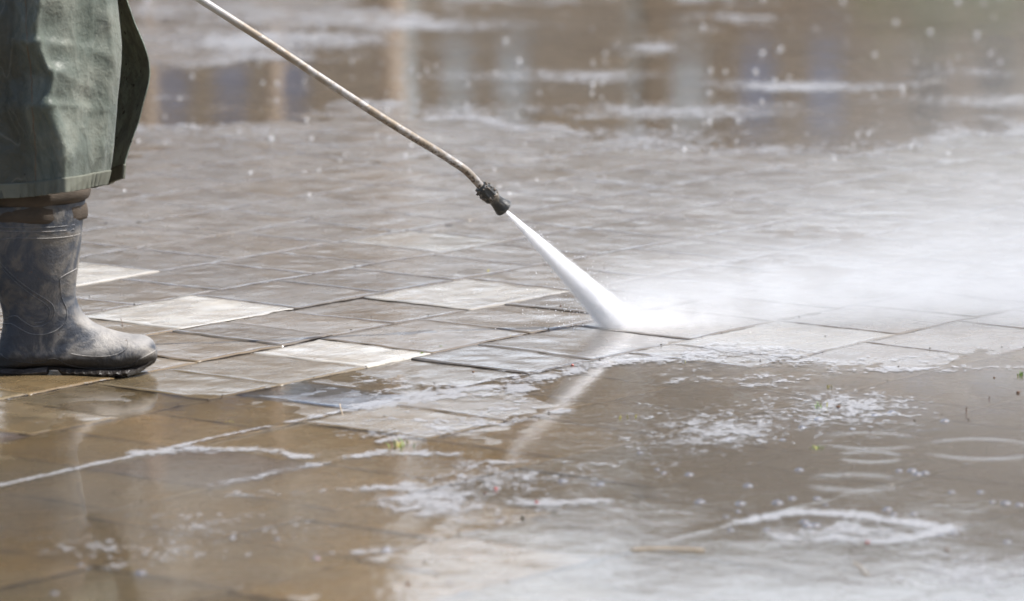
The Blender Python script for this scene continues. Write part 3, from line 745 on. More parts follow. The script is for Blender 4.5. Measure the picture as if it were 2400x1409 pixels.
# ================================================================== SPRAY
def frame_obj(name, V, F, mat, origin, X_, Y_, Z_):
    """object with its own axes so the volume can be described along the jet"""
    Mx = Matrix((X_, Y_, Z_)).transposed().to_4x4(); Mx.translation = origin
    o = link(name, mesh_py(name, V, F, mat, False)); o.matrix_world = Mx; return o
tip = N1 + ax * .004; hit = ground(1462, 768)
za = (hit - tip).normalized(); L = (hit - tip).length
xa = Vector((za.z, 0, -za.x)).normalized(); ya = za.cross(xa); print('jet len', L, tip, hit)
m = M('water_jet'); p = m.obj(); xyz = m.n('ShaderNodeSeparateXYZ', {0: p}).outputs
Rx = m.math('MULTIPLY_ADD', xyz[2], .112, .0030); Ry = m.math('MULTIPLY_ADD', xyz[2], .085, .0028)
qx = m.math('DIVIDE', xyz[0], Rx); qy = m.math('DIVIDE', xyz[1], Ry)
rr = m.math('SQRT', m.math('ADD', m.math('MULTIPLY', qx, qx), m.math('MULTIPLY', qy, qy)))
qv = m.n('ShaderNodeCombineXYZ', {0: qx, 1: qy, 2: m.math('MULTIPLY', xyz[2], 3.)}).outputs[0]
st = m.noise(qv, 5.0, 5, .75)
core = m.ss(1.0, .25, m.math('ADD', rr, m.math('MULTIPLY', m.math('SUBTRACT', st, .5), 1.5)))
core = m.math('MULTIPLY', core, m.ss(.36, .62, st, .12, 1.6))
dens = m.math('MULTIPLY', m.math('DIVIDE', 17., Rx), core)
m.vol(m.n('ShaderNodeVolumePrincipled', {'Color': (.985, .99, 1, 1), 'Density': dens, 'Anisotropy': .0}).outputs[0])
rings_ = []
for t in (0, .25, .5, .75, .97):
    z = L * t; rings_.append([( (z * .112 + .003) * 1.5 * math.cos(2 * math.pi * k / 20), (z * .085 + .0028) * 1.5 * math.sin(2 * math.pi * k / 20), z) for k in range(20)])
V_ = [v for r_ in rings_ for v in r_]; F_ = [[i * 20 + k, i * 20 + (k + 1) % 20, (i + 1) * 20 + (k + 1) % 20, (i + 1) * 20 + k] for i in range(4) for k in range(20)] + [list(range(20))[::-1], [80 + k for k in range(20)]]
jet = frame_obj('water_jet', V_, F_, m.m, tip, xa, ya, za)
tag(jet, 'fan of white high-pressure water shooting from the black nozzle down to the paving', 'water jet')
m.m.cycles.volume_step_rate = .25

# mist blowing off to the right of the impact
m = M('spray_mist'); p = m.obj(); xyz = m.n('ShaderNodeSeparateXYZ', {0: p}).outputs
x_, y_, z_ = xyz[0], xyz[1], xyz[2]
xp = m.math('MAXIMUM', x_, 0.)
n_ = m.noise(m.mapv(p, scale=(1.0, 1.4, 2.2)), 3.2, 5, .6, .5); n2_ = m.noise(m.mapv(p, scale=(1.2, 1, 5)), 9, 4, .6)
hgt = m.math('MULTIPLY_ADD', xp, .075, .030)
low = m.math('EXPONENT', m.math('MULTIPLY', m.math('DIVIDE', z_, hgt), -1.))
low = m.math('MULTIPLY', low, m.math('MULTIPLY', m.ss(-.10, .05, x_), m.ss(-.05, .05, m.math('ADD', y_, m.math('MULTIPLY', xp, .02)))))
low = m.math('MULTIPLY', low, m.ss(.32, .68, n2_, .35, 1.5))
low = m.math('MULTIPLY', low, m.math('MULTIPLY', m.ss(.75, .2, y_), m.math('DIVIDE', 3.3, m.math('MULTIPLY_ADD', xp, .22, .40))))
veil = m.math('EXPONENT', m.math('DIVIDE', m.math('MULTIPLY', z_, -1.), m.math('MULTIPLY_ADD', xp, .26, .09)))
veil = m.math('MULTIPLY', veil, m.math('MULTIPLY', m.ss(-.25, 1.0, x_), m.math('MULTIPLY', m.ss(-.1, .3, y_), m.ss(1.5, .5, y_))))
veil = m.math('MULTIPLY', veil, m.ss(.30, .70, n_, .15, 1.7))
veil = m.math('MULTIPLY', veil, .86)
dens = m.math('ADD', low, veil)
fade = m.math('MULTIPLY', m.ss(2.6, 1.9, x_), m.math('MULTIPLY', m.ss(2.0, 1.5, y_), m.ss(1.15, .8, z_)))
dens = m.math('MULTIPLY', dens, fade)
m.vol(m.n('ShaderNodeVolumePrincipled', {'Color': (.875, .895, .92, 1), 'Density': dens, 'Anisotropy': 0.}).outputs[0])
m.m.cycles.volume_step_rate = .35
V_, F_ = box(-.3, 2.6, -.08, 1.6, .0022, 1.15)
mist = link('spray_mist', mesh_py('spray_mist', V_, F_, m.m, False)); mist.location = (hit.x, hit.y, 0)
tag(mist, 'pale mist blowing right from where the jet strikes the paving', 'mist', kind='stuff')
# burst at the foot of the jet
m = M('impact_spray'); p = m.obj(); xyz = m.n('ShaderNodeSeparateXYZ', {0: p}).outputs
ex = m.math('DIVIDE', xyz[0], .10); ex = m.math('MULTIPLY', m.math('MULTIPLY', ex, ex), m.ss(-.01, .02, xyz[0], 4.0, .35))
ey = m.math('DIVIDE', xyz[1], .06); ey = m.math('MULTIPLY', ey, ey)
ez = m.math('DIVIDE', xyz[2], .018)
dd = m.math('EXPONENT', m.math('MULTIPLY', m.math('ADD', m.math('ADD', ex, ey), ez), -1.))
dd = m.math('MULTIPLY', dd, m.math('MULTIPLY', m.ss(.3, .7, m.noise(p, 40, 4, .6), .5, 1.5), 36.))
m.vol(m.n('ShaderNodeVolumePrincipled', {'Color': (.985, .99, 1, 1), 'Density': dd, 'Anisotropy': 0.}).outputs[0])
m.m.cycles.volume_step_rate = .4
V_, F_ = box(-.12, .32, -.12, .14, .0025, .12)
imp = link('impact_spray', mesh_py('impact_spray', V_, F_, m.m, False)); imp.location = (hit.x, hit.y, 0)
tag(imp, 'dense white burst of spray at the foot of the jet', 'spray', kind='stuff')

# ================================================================== DROPLETS, BUBBLES, FOAM AND PAINTED GLINTS
m = M('clear_water_drop'); fr = m.n('ShaderNodeFresnel', {'IOR': 1.33}).outputs[0]
g_ = m.n('ShaderNodeBsdfGlossy', {'Color': (1, 1, 1, 1), 'Roughness': .12}).outputs[0]; t_ = m.n('ShaderNodeBsdfTransparent', {'Color': (.97, .97, .97, 1)}).outputs[0]
DROP = m.surf(m.n('ShaderNodeMixShader', {0: m.math('ADD', fr, .10), 1: t_, 2: g_}).outputs[0])
ico = bmesh.new(); bmesh.ops.create_icosphere(ico, subdivisions=2, radius=1); IV = np.array([v.co[:] for v in ico.verts]); IF = np.array([[v.index for v in f.verts] for f in ico.faces]); ico.free()
def many(name, C, S, mat, squash=1.):
    C = np.array(C); S = np.array(S); n = len(C)
    sc3 = np.stack([S, S, S * squash], -1)
    V = (IV[None] * sc3[:, None] + C[:, None]).reshape(-1, 3)
    F = (IF[None] + (np.arange(n) * len(IV))[:, None, None]).reshape(-1, 3)
    return link(name, mesh_np(name, V, F, mat))
C = []; S = []
for i in range(520):
    t = rng.random() ** .6; c_ = tip.lerp(hit, t); r_ = (L * t * .112 + .003) * rng.normal(0, .75); c_ = c_ + xa * r_ + ya * rng.normal(0, .02) * t
    if c_.z > .003: C.append(tuple(c_)); S.append(rng.uniform(.0004, .0011))
for i in range(260):
    c_ = hit + Vector((rng.normal(-.02, .10), rng.normal(0, .07), abs(rng.normal(0, .035)) + .003)); C.append(tuple(c_)); S.append(rng.uniform(.0004, .0012))
tag(many('jet_droplets', C, S, simple('white_drop', (.8, .82, .84), .2, .6, .05, 100)), 'fine white drops torn off the jet and its impact', 'droplets', kind='stuff')
C = []; S = []
for i in range(900):     # airborne drops thrown up right of the jet
    x = hit.x + rng.uniform(-.5, 1.5) ; y = hit.y + rng.uniform(-.3, 2.6); z = rng.exponential(.22)
    if z > 1.1: continue
    C.append((x, y, z + .004)); S.append(rng.uniform(.0003, .0008))
tag(many('spray_droplets', C, S, DROP), 'tiny airborne droplets scattered around the mist', 'droplets', kind='stuff')
BEAD = simple('painted_glint', (.62, .62, .62), .15, .8, .05, 200)
C = []; S = []
while len(C) < 520:      # white beads standing in for sun glints on the far wet paving
    px, py = rng.uniform(200, 2400), rng.triangular(-30, 260, 520)
    if fbm(np.array([px / 230.]), np.array([py / 60.]), 3, 5)[0] < .03 and rng.random() < .8: continue
    g = ground(px, py); r_ = .0013 + .0036 * rng.random() ** 3.5; C.append((g.x, g.y, r_ * .5)); S.append(r_)
for px, py, r_ in ((1648, 66, .009), (1184, 98, .0085), (1216, 146, .009), (1785, 128, .007), (1770, 170, .008), (1815, 190, .007), (2099, 54, .008), (2180, 76, .008), (2290, 82, .008), (1388, 202, .008), (1410, 196, .006), (636, 328, .008), (718, 284, .007), (1603, 354, .007), (1662, 220, .007), (1663, 290, .007), (1580, 300, .006), (2115, 208, .008), (2135, 345, .006), (1830, 115, .007), (1700, 170, .006), (1665, 168, .007), (450, 180, .006), (1975, 5, .008), (2245, 5, .009), (1788, 0, .009), (730, 327, .006), (345, 5, .008), (2035, 314, .006), (1785, 240, .006)):
    g = ground(px, py); r_ *= .8; C.append((g.x, g.y, r_ * .5)); S.append(r_)
tag(many('glint_beads', C, S, BEAD, .8), 'white beads painted as sun glints on the out of focus wet paving', 'painted_glint', kind='stuff')
# foam, scum and painted sky glints of the ripples: one lacy sheet lying on the water
FX = np.arange(-2.6, 2.601, .016); FY = np.arange(6.8, 18.6, .022)
Xf, Yf = np.meshgrid(FX, FY, indexing='xy'); Df = np.zeros_like(Xf)
def stroke(pts, w_px, s_):
    """a band of foam and painted glint along a path over the paving; width given in metres"""
    global Df
    P = [ground(a_, b_) for a_, b_ in pts]
    for a_, b_ in zip(P[:-1], P[1:]):
        dx_, dy_ = b_.x - a_.x, b_.y - a_.y; L2 = dx_ * dx_ + dy_ * dy_ + 1e-9
        u_ = np.clip(((Xf - a_.x) * dx_ + (Yf - a_.y) * dy_) / L2, 0, 1)
        d_ = np.hypot(Xf - a_.x - dx_ * u_, (Yf - a_.y - dy_ * u_))
        Df = np.maximum(Df, s_ * np.exp(-(d_ / w_px) ** 2))
def cloud(px, py, rx, ry, s_):
    """a drift of foam and painted glint: centre, half width and half depth in metres"""
    global Df
    c_ = ground(px, py); d_ = np.hypot((Xf - c_.x) / rx, (Yf - c_.y) / ry)
    Df = np.maximum(Df, s_ * np.exp(-d_ ** 2 * 1.2))
for q_ in [([(0, 1137), (370, 1055), (800, 965), (1130, 897), (1400, 845)], .0085, .95), ([(0, 945), (90, 924), (250, 893)], .008, .8), ([(600, 915), (735, 895)], .006, .7), ([(1200, 440), (1500, 450), (1900, 430)], .05, .5), ([(330, 1062), (460, 1052), (620, 1055), (700, 1072)], .035, .80), ([(500, 1138), (600, 1118), (765, 1083)], .03, .72), ([(830, 962), (1000, 925), (1200, 905), (1222, 914), (1170, 925), (1000, 937), (850, 962)], .035, .84),
           ([(835, 1070), (900, 1058), (1060, 1066)], .035, .78), ([(880, 985), (1010, 990), (1180, 998), (1330, 962)], .03, .66), ([(900, 1035), (1000, 1015), (1130, 1000)], .03, .62),
           ([(1750, 1222), (1850, 1200), (2000, 1205), (2220, 1240), (2080, 1272), (1850, 1262)], .035, .86), ([(1550, 882), (1700, 892), (1800, 880)], .04, .66), ([(1540, 900), (1640, 888)], .03, .7),
           ([(1400, 1175), (1300, 1180), (1230, 1178)], .04, .82), ([(1100, 1085), (1280, 1080), (1440, 1092)], .03, .74), ([(230, 1335), (420, 1308), (700, 1300), (900, 1292)], .04, .66), ([(560, 1160), (760, 1150), (950, 1140)], .05, .64),
           ([(1750, 905), (2000, 870), (2400, 862)], .05, .62), ([(2050, 1085), (2300, 1090)], .03, .55), ([(420, 790), (520, 786), (700, 788)], .02, .66), ([(720, 665), (900, 668), (1040, 664)], .03, .5)]: stroke(*q_)
for q_ in [(1200, 1120, .26, .30, .64), (1020, 1180, .2, .22, .62), (1640, 1010, .26, .4, .56), (1900, 960, .3, .4, .5), (1900, 1050, .55, .7, .36), (1200, 1150, .6, .6, .34), (700, 1250, .6, .5, .20), (2100, 1300, .5, .4, .40), (1560, 850, .2, .3, .62), (1250, 860, .24, .3, .5), (2230, 1330, .2, .3, .58), (1950, 1250, .2, .16, .62), (620, 1240, .3, .25, .5), (400, 1290, .3, .2, .5),
           (1450, 330, .75, .45, .60), (900, 330, .7, .35, .58), (1900, 350, .6, .4, .58), (560, 310, .5, .4, .56), (1300, 180, .45, .3, .6), (1900, 200, .5, .25, .66), (2300, 170, .4, .3, .6), (1600, 260, .6, .4, .5), (600, 100, .8, .5, .62), (1000, 60, .6, .4, .55), (1700, 40, .4, .3, .55), (450, 30, .6, .6, .62), (2300, 240, .5, .3, .62), (1100, 260, .5, .3, .5)]: cloud(*q_)
Df *= 1 + 1.1 * fbm(Xf * 2.6, Yf * 1.7, 4, 33)
ed_ = -base_bias(Xf, Yf); Df = np.maximum(Df, .62 * np.exp(-((ed_ + .0003) / .0011) ** 2) * np.clip(.75 + fbm(Xf * 1.7, Yf * 1.3, 3, 44), 0, 1.2))
wet_ = sst(-.0030, .0000, ed_); Df = np.clip(Df, 0, 1.1) * (.45 + .55 * wet_)
nyf, nxf = Xf.shape; I = np.arange(nyf * nxf).reshape(nyf, nxf); Q = np.stack([I[:-1, :-1], I[:-1, 1:], I[1:, 1:], I[1:, :-1]], -1)
keep = (Df[:-1, :-1] + Df[1:, 1:] + Df[:-1, 1:] + Df[1:, :-1]) > .48
Zf = np.maximum(.0010, base_bias(Xf, Yf) + .0024)
m = M('foam'); p = m.pos(); dn = m.n('ShaderNodeAttribute', attribute_name='foam_glint_cover').outputs['Fac']
f1 = m.noise(m.mapv(p, scale=(1, .8, 1)), 27, 6, .68, .7); f2 = m.noise(p, 105, 4, .65); vo = m.n('ShaderNodeTexVoronoi', {'Vector': p, 'Scale': 330.}).outputs['Distance']
fs = m.math('ADD', m.math('MULTIPLY', f1, .62), m.math('MULTIPLY', f2, .38))
thr = m.math('MULTIPLY_ADD', dn, -.36, .68)
al = m.math('SUBTRACT', fs, thr); a_f = m.ss(0, .075, al, 0, .58)
v2 = m.n('ShaderNodeTexVoronoi', {'Vector': m.vmath('ADD', m.mapv(p, scale=(1, .7, 1)), m.n('ShaderNodeVectorMath', {0: m.noise(p, 60, 3, .6, 0, True), 1: (.012, .012, 0)}, operation='MULTIPLY').outputs[0]), 'Scale': 62.})
vr = m.n('ShaderNodeSeparateXYZ', {0: v2.outputs['Color']}).outputs[0]
rad_ = m.math('MULTIPLY', m.math('MULTIPLY', m.math('POWER', vr, 2.6), .52), m.ss(.10, .5, dn))
fleck_ = m.ss(0, .10, m.math('SUBTRACT', rad_, v2.outputs['Distance']), 0, .44)
a_f = m.math('MAXIMUM', a_f, fleck_)
FOAM = m.surf(m.n('ShaderNodeMixShader', {0: a_f, 1: m.n('ShaderNodeBsdfTransparent').outputs[0], 2: m.princ(Base_Color=m.mix(f2, (.32, .33, .35), (.50, .51, .53)), Roughness=.22, IOR=1.33, Normal=m.bump(m.math('ADD', m.math('MULTIPLY', vo, .4), m.ss(0, .1, al)), .0014))}).outputs[0])
me = mesh_np('foam', np.stack([Xf, Yf, Zf], -1).reshape(-1, 3), Q[keep], FOAM)
a = me.attributes.new('foam_glint_cover', 'FLOAT', 'POINT'); a.data.foreach_set('value', Df.astype(np.float32).ravel())
tag(link('foam', me), 'lacy white foam, scum and painted sky glints drifting on the puddles', 'foam', kind='stuff')
# grit washed into the joints
C = []; S = []
while len(C) < 420:
    px, py = rng.uniform(0, 2400), rng.uniform(480, 1409); g = ground(px, py); v_ = g.x * VX + g.y * VY
    k_ = round((v_ - V0) / VP); dv_ = V0 + k_ * VP - v_
    if rng.random() < .7: g = g + Vector((VX, VY, 0)) * (dv_ + rng.normal(0, .006))
    r_ = .0006 + .0016 * rng.random() ** 3; C.append((g.x, g.y, max(.0006, float(base_bias(np.array([g.x]), np.array([g.y]))[0])) + r_ * .6)); S.append(r_)
tag(many('grit_specks', C, S, simple('grit_dark', (.05, .038, .026), .6, .4, .5, 300), .7), 'fine dark grit washed along the paving joints', 'grit', kind='stuff')
# bubbles
m = M('bubble_film'); lw = m.n('ShaderNodeLayerWeight', {'Blend': .35}).outputs['Facing']
BUB = m.surf(m.n('ShaderNodeMixShader', {0: m.math('MULTIPLY_ADD', lw, .6, .15), 1: m.n('ShaderNodeBsdfTransparent').outputs[0], 2: m.n('ShaderNodeBsdfGlossy', {'Color': (.95, .97, 1, 1), 'Roughness': .08}).outputs[0]}).outputs[0])
def dome_mesh():
    V = []; F = []; n = 20; R_ = 6
    for i in range(R_ + 1):
        ph = math.pi / 2 * i / R_
        for k in range(n): th = 2 * math.pi * k / n; V.append((math.cos(ph) * math.cos(th) * (1 + .5 * (1 - i / R_) ** 3), math.cos(ph) * math.sin(th) * (1 + .5 * (1 - i / R_) ** 3), .72 * math.sin(ph)))
    for i in range(R_):
        for k in range(n): F.append([i * n + k, i * n + (k + 1) % n, (i + 1) * n + (k + 1) % n, (i + 1) * n + k])
    return mesh_py('bubble', V, F, BUB)
DM = dome_mesh()
bub = [(1540, 1102), (1555, 1110), (1500, 1063), (1702, 1212), (1735, 1182), (1822, 1180), (1856, 1170), (1915, 1170), (1935, 1185), (1730, 1200), (1712, 1244), (1796, 1244), (1640, 1178), (1410, 1135), (1388, 1138), (1318, 1130), (1405, 1137), (1180, 1215), (1170, 1225), (1205, 1214), (2107, 1105), (2137, 1105), (2150, 1113), (2168, 1110), (2230, 1155), (2297, 1155), (2325, 1178), (2357, 1181), (2389, 1185), (2079, 1196), (2095, 1207), (2141, 1206), (1873, 1103), (1753, 1140), (1615, 1114), (1893, 1234), (1911, 1233), (1885, 1225), (2207, 1256), (2236, 1250), (2361, 1272), (1996, 1006), (1776, 1023), (1708, 1030), (1835, 1032), (1880, 1003), (1918, 984), (2050, 975), (2090, 968), (2214, 988), (905, 1292), (128, 1392), (189, 1326), (545, 1260), (650, 1265), (1055, 1365), (740, 1310), (330, 1345)]
for i, (px, py) in enumerate(bub):
    g = ground(px, py); o = link('bubble', DM); s_ = random.uniform(.0028, .0062) * (1 if py < 1150 else 1.15)
    o.scale = (s_, s_, s_); o.location = (g.x, g.y, .0006)
    tag(o, 'small clear bubble floating on the shallow puddle', 'bubble', 'bubbles floating on the puddle')

# ================================================================== DEBRIS, MOSS AND GRASS
LEAF = simple('grass_green', (.13, .24, .03), .5, .4, .3, 60); LEAFY = simple('grass_yellow', (.34, .32, .08), .5, .4, .3, 60)
MOSS = simple('moss', (.08, .11, .02), .8, .2, .6, 300, .002); SEED = simple('seed_brown', (.10, .05, .025), .5, .4, .4, 200, .001)
RED = simple('berry_red', (.30, .03, .02), .35, .5, .3, 100); STRAW = simple('straw', (.42, .33, .22), .6, .4, .2, 80); GRIT = simple('dark_grit', (.05, .048, .045), .5, .4, .4, 200, .001)
def blade(base, d, h, w_, mat_bend=.4):
    V = []; F = []; n = 6
    side = Vector((-d.y, d.x, 0)).normalized()
    if side.length < .5: side = Vector((1, 0, 0))
    for i in range(n + 1):
        t = i / n; c_ = base + Vector((0, 0, h * (t - .25 * t * t))) + d * (h * mat_bend * t * t); ww_ = w_ * (1 - t ** 1.6) + .0001
        V += [c_ - side * ww_, c_ + Vector((d.x, d.y, 0)) * ww_ * .35, c_ + side * ww_]
    for i in range(n):
        F += [[i * 3, i * 3 + 1, i * 3 + 4, i * 3 + 3], [i * 3 + 1, i * 3 + 2, i * 3 + 5, i * 3 + 4]]
    return V, F
def tuft(px, py, n, h, label, mat=LEAF, spread=.012, name='grass_tuft', cat='grass tuft'):
    g = ground(px, py); root_ = empty(name, (g.x, g.y, 0)); tag(root_, label, cat); r_ = random.Random(int(px))
    for mt, cnt in ((mat, n), (LEAFY, max(1, n // 3))):
        vf = []
        for i in range(cnt):
            a_ = r_.uniform(0, 6.28); b0 = g + Vector((r_.gauss(0, spread), r_.gauss(0, spread), -.001))
            vf.append(blade(b0, Vector((math.cos(a_), math.sin(a_), 0)), h * r_.uniform(.5, 1.1), .0011, r_.uniform(.2, .9)))
        V_, F_ = merge(*vf); part('blades' if mt is mat else 'dry_blades', V_, F_, mt, root_)
def lump(px, py, s_, mat, name, label, cat, squash=.8, lift=0., stretch=1.):
    g = ground(px, py); bm = bmesh.new(); s_ *= .8; bmesh.ops.create_icosphere(bm, subdivisions=3, radius=s_)
    for v in bm.verts:
        v.co *= 1 + .45 * noise.noise(v.co / s_ * 1.3 + Vector((px, py, 0))) + .15 * noise.noise(v.co / s_ * 4)
        v.co.z *= squash; v.co.x *= stretch
    me = bpy.data.meshes.new(name); bm.to_mesh(me); bm.free(); me.materials.append(mat)
    me.polygons.foreach_set('use_smooth', np.ones(len(me.polygons), bool))
    o = link(name, me); o.location = (g.x, g.y, s_ * squash * .6 + lift); tag(o, label, cat); return o
tuft(936, 1045, 9, .020, 'bright green grass tuft in a flooded joint left of the nozzle reflection')
tuft(1920, 955, 8, .016, 'olive green sprig poking out of foam between the drop rings and the mist', spread=.009)
tuft(1914, 1052, 7, .012, 'short green sprig just left of the pair of stacked drop rings', spread=.005)
tuft(2390, 880, 10, .012, 'green mossy sprig at the far right edge of the puddle', spread=.006)
tuft(1465, 981, 5, .009, 'pale yellow sprout on a foam patch below the jet reflection', LEAFY, .008)
tuft(1940, 907, 4, .010, 'tiny yellowish sprout in the puddle just below the white paver in the mist', LEAFY, .004)
tuft(1195, 793, 3, .010, 'single ochre sprout in the paving joint left of the jet foot', LEAFY, .001)
tuft(1606, 849, 3, .010, 'small tan sprout in the joint right of the jet reflection', LEAFY, .001)
tuft(540, 990, 4, .005, 'low yellow green moss sprout in the joint below the boot toe', LEAFY, .006)
tuft(522, 620, 3, .007, 'faint yellow sprout in the joint behind the lit wet pavers', LEAFY, .001)
tuft(1145, 640, 3, .012, 'thin dry sprout beside the misty white paver', LEAFY, .001)
lump(988, 832, .0052, MOSS, 'moss_clump', 'round green brown moss clump on the right corner of the white paver', 'moss')
lump(1033, 816, .0048, MOSS, 'moss_clump', 'dark moss clump in the joint just beyond the white paver corner', 'moss')
lump(1110, 874, .0036, SEED, 'seed', 'dark brown seed on wet paving below the moss clumps', 'seed')
lump(737, 843, .0025, SEED, 'seed', 'tiny brown seed lying on the front white paver', 'seed')
lump(1965, 957, .0048, SEED, 'seed', 'tan brown seed right of the olive green sprig', 'seed')
lump(2386, 922, .0042, SEED, 'seed', 'dark seed near the right edge below the green mossy sprig', 'seed')
lump(2330, 886, .0025, SEED, 'seed', 'tiny dark seed left of the green mossy sprig at the right edge', 'seed')
lump(1342, 857, .0030, RED, 'berry', 'dark red berry in the wet joint below the jet foot', 'berry')
lump(1258, 1180, .0040, RED, 'berry', 'bright red berry at the edge of a long foam streak', 'berry')
lump(1162, 1148, .0042, RED, 'berry', 'dull red berry with a bubble in the foam below the nozzle reflection', 'berry')
lump(1137, 1158, .0036, SEED, 'seed', 'purple brown seed left of the dull red berry', 'seed')
lump(2033, 1272, .0036, RED, 'berry', 'small red berry below the bright triangular wet patch', 'berry')
lump(2220, 1290, .0038, SEED, 'seed', 'brown seed on blurred foam at lower right', 'seed')
lump(1225, 1216, .0042, GRIT, 'grit', 'dark grit speck beside bubbles below the long foam streak', 'grit')
lump(956, 1371, .0044, SEED, 'seed', 'blurred brown seed near the bottom edge left of centre', 'seed')
lump(745, 1310, .0030, RED, 'berry', 'blurred reddish berry near the lower left foam', 'berry')
lump(1052, 531, .0085, GRIT, 'pebble', 'dark flat pebble below and left of the nozzle, rightmost of its row', 'pebble', .45, 0, 1.3)
lump(1024, 546, .0045, GRIT, 'pebble', 'small dark pebble on the blurred white paver behind the jet', 'pebble', .5)
lump(984, 546, .0050, GRIT, 'pebble', 'small round pebble at the middle of the blurred white paver edge', 'pebble', .5)
lump(912, 543, .0052, GRIT, 'pebble', 'small grey pebble left on the blurred white paver edge', 'pebble', .5)
lump(326, 523, .0070, GRIT, 'pebble', 'grey pebble on blurred paving right of the boot top', 'pebble', .5)
lump(248, 524, .0052, GRIT, 'pebble', 'small dark pebble nearest the boot shaft', 'pebble', .6)
lump(463, 537, .0042, GRIT, 'pebble', 'small pale edged pebble right of the pair near the boot', 'pebble', .6)
lump(713, 735, .0030, GRIT, 'grit', 'dark grit chip on the damp paver beside the large white paver', 'grit', .4, 0, 1.5)
lump(1100, 720, .0022, GRIT, 'grit', 'tiny grit speck at the near corner of the misty white paver', 'grit')
lump(1314, 722, .0026, SEED, 'seed', 'tiny brown speck flung up left of the jet', 'seed', .8, .004)
def stick(name, pts, r_, mat, label, cat):
    P = [ground(a_, b_) + Vector((0, 0, z_)) for a_, b_, z_ in pts]
    c_ = P[0].copy(); o = link(name, mesh_py(name, *[q for q in (lambda vf: ([Vector(v) - c_ for v in vf[0]], vf[1]))(tube([Vector(q) for q in catmull([np.array(q) for q in P], 5)], r_ * .75, 8))], mat)); o.location = c_; tag(o, label, cat)
stick('straw', [(1478, 1291, .002), (1560, 1290, .003), (1650, 1292, .002)], .0022, STRAW, 'long pale straw lying in the bright puddle at bottom centre', 'straw')
stick('straw', [(797, 960, .010), (800, 968, .004), (806, 980, .001)], .0012, STRAW, 'short pale straw standing in the wet joint below the slate blue paver', 'straw')
stick('twig', [(2265, 968, .0), (2264, 968, .006), (2266, 968, .011)], .0013, SEED, 'upright brown twig stub in the puddle near the right edge', 'twig')
stick('twig', [(2318, 936, .0), (2318, 936, .003), (2320, 936, .005)], .0011, SEED, 'very short dark stub beyond the upright twig', 'twig')
stick('twig', [(286, 762, .0), (288, 768, .004), (283, 760, .012)], .0009, SEED, 'thin brown twig on the white paver just above the boot toe', 'twig')
stick('straw', [(2000, 1320, .002), (2020, 1338, .003), (2035, 1350, .002)], .0012, STRAW, 'blurred pale straw in the bright puddle at lower right', 'straw')

# ================================================================== WHAT THE WATER REFLECTS
def facade(name, x0, x1, y, z1, wallc, label, win_rows, glass, winw=.9, sp=1.7, gap_every=0, depth=12, seed=1, winh=1.3):
    b_ = empty(name, ((x0 + x1) / 2, y, 0)); tag(b_, label, 'building')
    wm = simple(name + '_wall', wallc, .85, .2, .12, .6)
    # wall built as piers and bands round real openings
    vf = []; zs = sorted(win_rows); edges = [-.02] + [e_ for z_ in zs for e_ in (z_, z_ + winh)] + [z1]
    for i in range(0, len(edges), 2): vf.append(box(x0, x1, y, y + .4, edges[i], edges[i + 1]))
    xs_ = []; xx = x0 + .8
    while xx + winw < x1 - .5: xs_.append(xx); xx += sp * (1.5 if gap_every and len(xs_) % gap_every == 0 else 1)
    for z_ in zs:
        last = x0
        for xx in xs_ + [x1]:
            if xx > last: vf.append(box(last, xx, y + .003, y + .397, z_, z_ + winh))
            last = xx + winw
    vf.append(box(x0, x1, y + .4, y + depth, -.02, z1 - .3))
    V_, F_ = merge(*vf); part('wall', V_, F_, wm, b_, False)
    V_, F_ = box(x0 - .3, x1 + .3, y - .3, y + depth + .3, z1, z1 + .35); part('roof', V_, F_, simple(name + '_roof', (.2, .19, .18), .8), b_, False)
    fm = simple(name + '_frame', (.6, .58, .55), .6)
    r_ = random.Random(seed); proto = {}
    for zi, z_ in enumerate(zs):
        for xi, xx in enumerate(xs_):
            gm = glass[r_.randrange(len(glass))]
            o = part('window', *box(xx + .05, xx + winw - .05, y + .22, y + .25, z_ + .05, z_ + winh - .05), gm, b_, False)
            vf2 = [box(xx, xx + .05, y + .2, y + .27, z_, z_ + winh), box(xx + winw - .05, xx + winw, y + .2, y + .27, z_, z_ + winh), box(xx + .05, xx + winw - .05, y + .2, y + .27, z_ + winh - .05, z_ + winh), box(xx + .05, xx + winw - .05, y + .2, y + .27, z_, z_ + .05)]
            V_, F_ = merge(*vf2); part('frame', V_, F_, fm, o, False)
    return b_
BL1 = simple('blue_blind', (.24, .31, .50), .6); BL2 = simple('pale_blue_blind', (.68, .77, .90), .6); DKG = simple('dark_glass', (.03, .035, .04), .1)
facade('apartment_building', -11.2, -3.7, 150, 33, (.30, .25, .20), 'tan apartment building with blue blinds, reflected behind the lance', [4.6, 13.3, 21.0], [BL1, BL1, BL2], 1.05, 1.72, 3, winh=2.7)
facade('office_building', 3.9, 34, 152, 28.6, (.27, .215, .16), 'brown brick building reflected in the upper right puddle', [4.2, 13.5, 21], [BL1, BL2, DKG], 1.1, 2.0, 3, seed=4, winh=2.5)
facade('guest_house', -2.9, 3.5, 151, 27.5, (.33, .28, .225), 'narrower tan building reflected left of the brick one', [4.6, 13.3, 21.0], [BL1, BL2, BL1], 1.0, 1.66, 2, winh=2.7, seed=6)
facade('town_house', -40, -11.5, 153, 33, (.47, .43, .38), 'pale stone building reflected behind the worker', [5, 10.0, 15, 20], [DKG, BL2], 1.1, 2.4, 0, seed=9)
ab = sc.objects['apartment_building']
part('upper_storey', *box(-11.22, -3.68, 149.9, 150.0 - .002, 25.4, 28.4), simple('pale_render', (.80, .77, .70), .8), ab, False)
part('balcony', *box(-11.0, -3.6, 149.1, 149.9, 16.3, 17.3), simple('balcony_render', (.45, .36, .27), .8), ab, False)
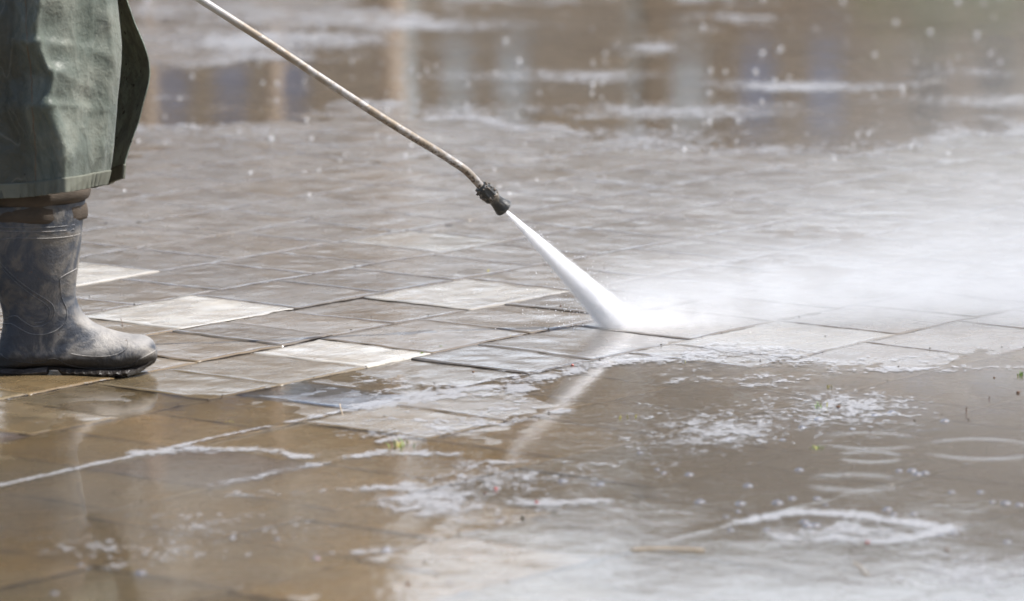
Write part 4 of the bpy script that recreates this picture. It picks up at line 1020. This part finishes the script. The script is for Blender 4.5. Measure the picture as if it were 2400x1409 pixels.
def lamp_post(px, Y, h_, r_, label):
    X_ = (px - CX) / FPX * Y; o = empty('lamp_post', (X_, Y, 0)); tag(o, label, 'lamp post')
    pm = simple('post_paint', (.16, .11, .07), .6)
    part('pole', *tube([(X_, Y, -.02), (X_, Y, .4), (X_, Y, .42), (X_, Y, h_)], [r_ * 1.6, r_ * 1.6, r_, r_ * .8], 16), pm, o)
    part('lamp_head', *ring_loft([(X_, Y, h_, .08, .08, 0), (X_, Y, h_ + .1, .2, .2, 0), (X_, Y, h_ + .35, .26, .26, 0), (X_, Y, h_ + .42, .1, .1, 0)], 20), simple('lamp_glass', (.5, .5, .48), .3), o)
lamp_post(345, 34, 5.0, .065, 'thin brown lamp post, leftmost of those reflected in the near puddle')
lamp_post(640, 34, 4.7, .06, 'thin brown lamp post reflected between the boot and the lance')
lamp_post(915, 36, 5.2, .11, 'thick brown lamp post reflected left of the nozzle reflection')
# tree reflected at the upper right
def tree(x, y, h_, label):
    o = empty('tree', (x, y, 0)); tag(o, label, 'tree'); bk = simple('bark', (.12, .09, .06), .9, .2, .4, 8, .02); lf = simple('leaves', (.10, .13, .03), .7, .3, .5, 3)
    vf = [tube([(x, y, -.05), (x + .1, y, h_ * .3), (x - .1, y + .1, h_ * .6), (x, y, h_ * .85)], [.3, .22, .15, .06], 12)]
    ends = []
    for i in range(9):
        a_ = i * 2.4; z0 = h_ * random.uniform(.3, .6); e_ = Vector((x + math.cos(a_) * h_ * .25, y + math.sin(a_) * h_ * .25, z0 + h_ * .25)); ends.append(e_)
        vf.append(tube([(x, y, z0), (x + math.cos(a_) * h_ * .12, y + math.sin(a_) * h_ * .12, z0 + h_ * .1), e_], [.12, .08, .03], 8))
    V_, F_ = merge(*vf); part('trunk', V_, F_, bk, o)
    V_ = []; F_ = []; ends.append(Vector((x, y, h_ * .85)))
    for i in range(5200):
        e_ = random.choice(ends); c_ = e_ + Vector((random.gauss(0, h_ * .10), random.gauss(0, h_ * .10), random.gauss(0, h_ * .085))); s_ = random.uniform(.12, .28)
        a_ = Vector((random.gauss(0, 1), random.gauss(0, 1), random.gauss(0, 1))).normalized(); b_ = a_.orthogonal().normalized(); k_ = len(V_)
        V_ += [c_ - a_ * s_, c_ + b_ * s_ * .5, c_ + a_ * s_, c_ - b_ * s_ * .5]; F_.append([k_, k_ + 1, k_ + 2, k_ + 3])
    part('crown', V_, F_, lf, o, False)
tree(9.5, 105, 7.8, 'olive green tree reflected at the top right of the wet paving')
print('polys', sum(len(o.data.polygons) for o in sc.objects if o.type == 'MESH'))
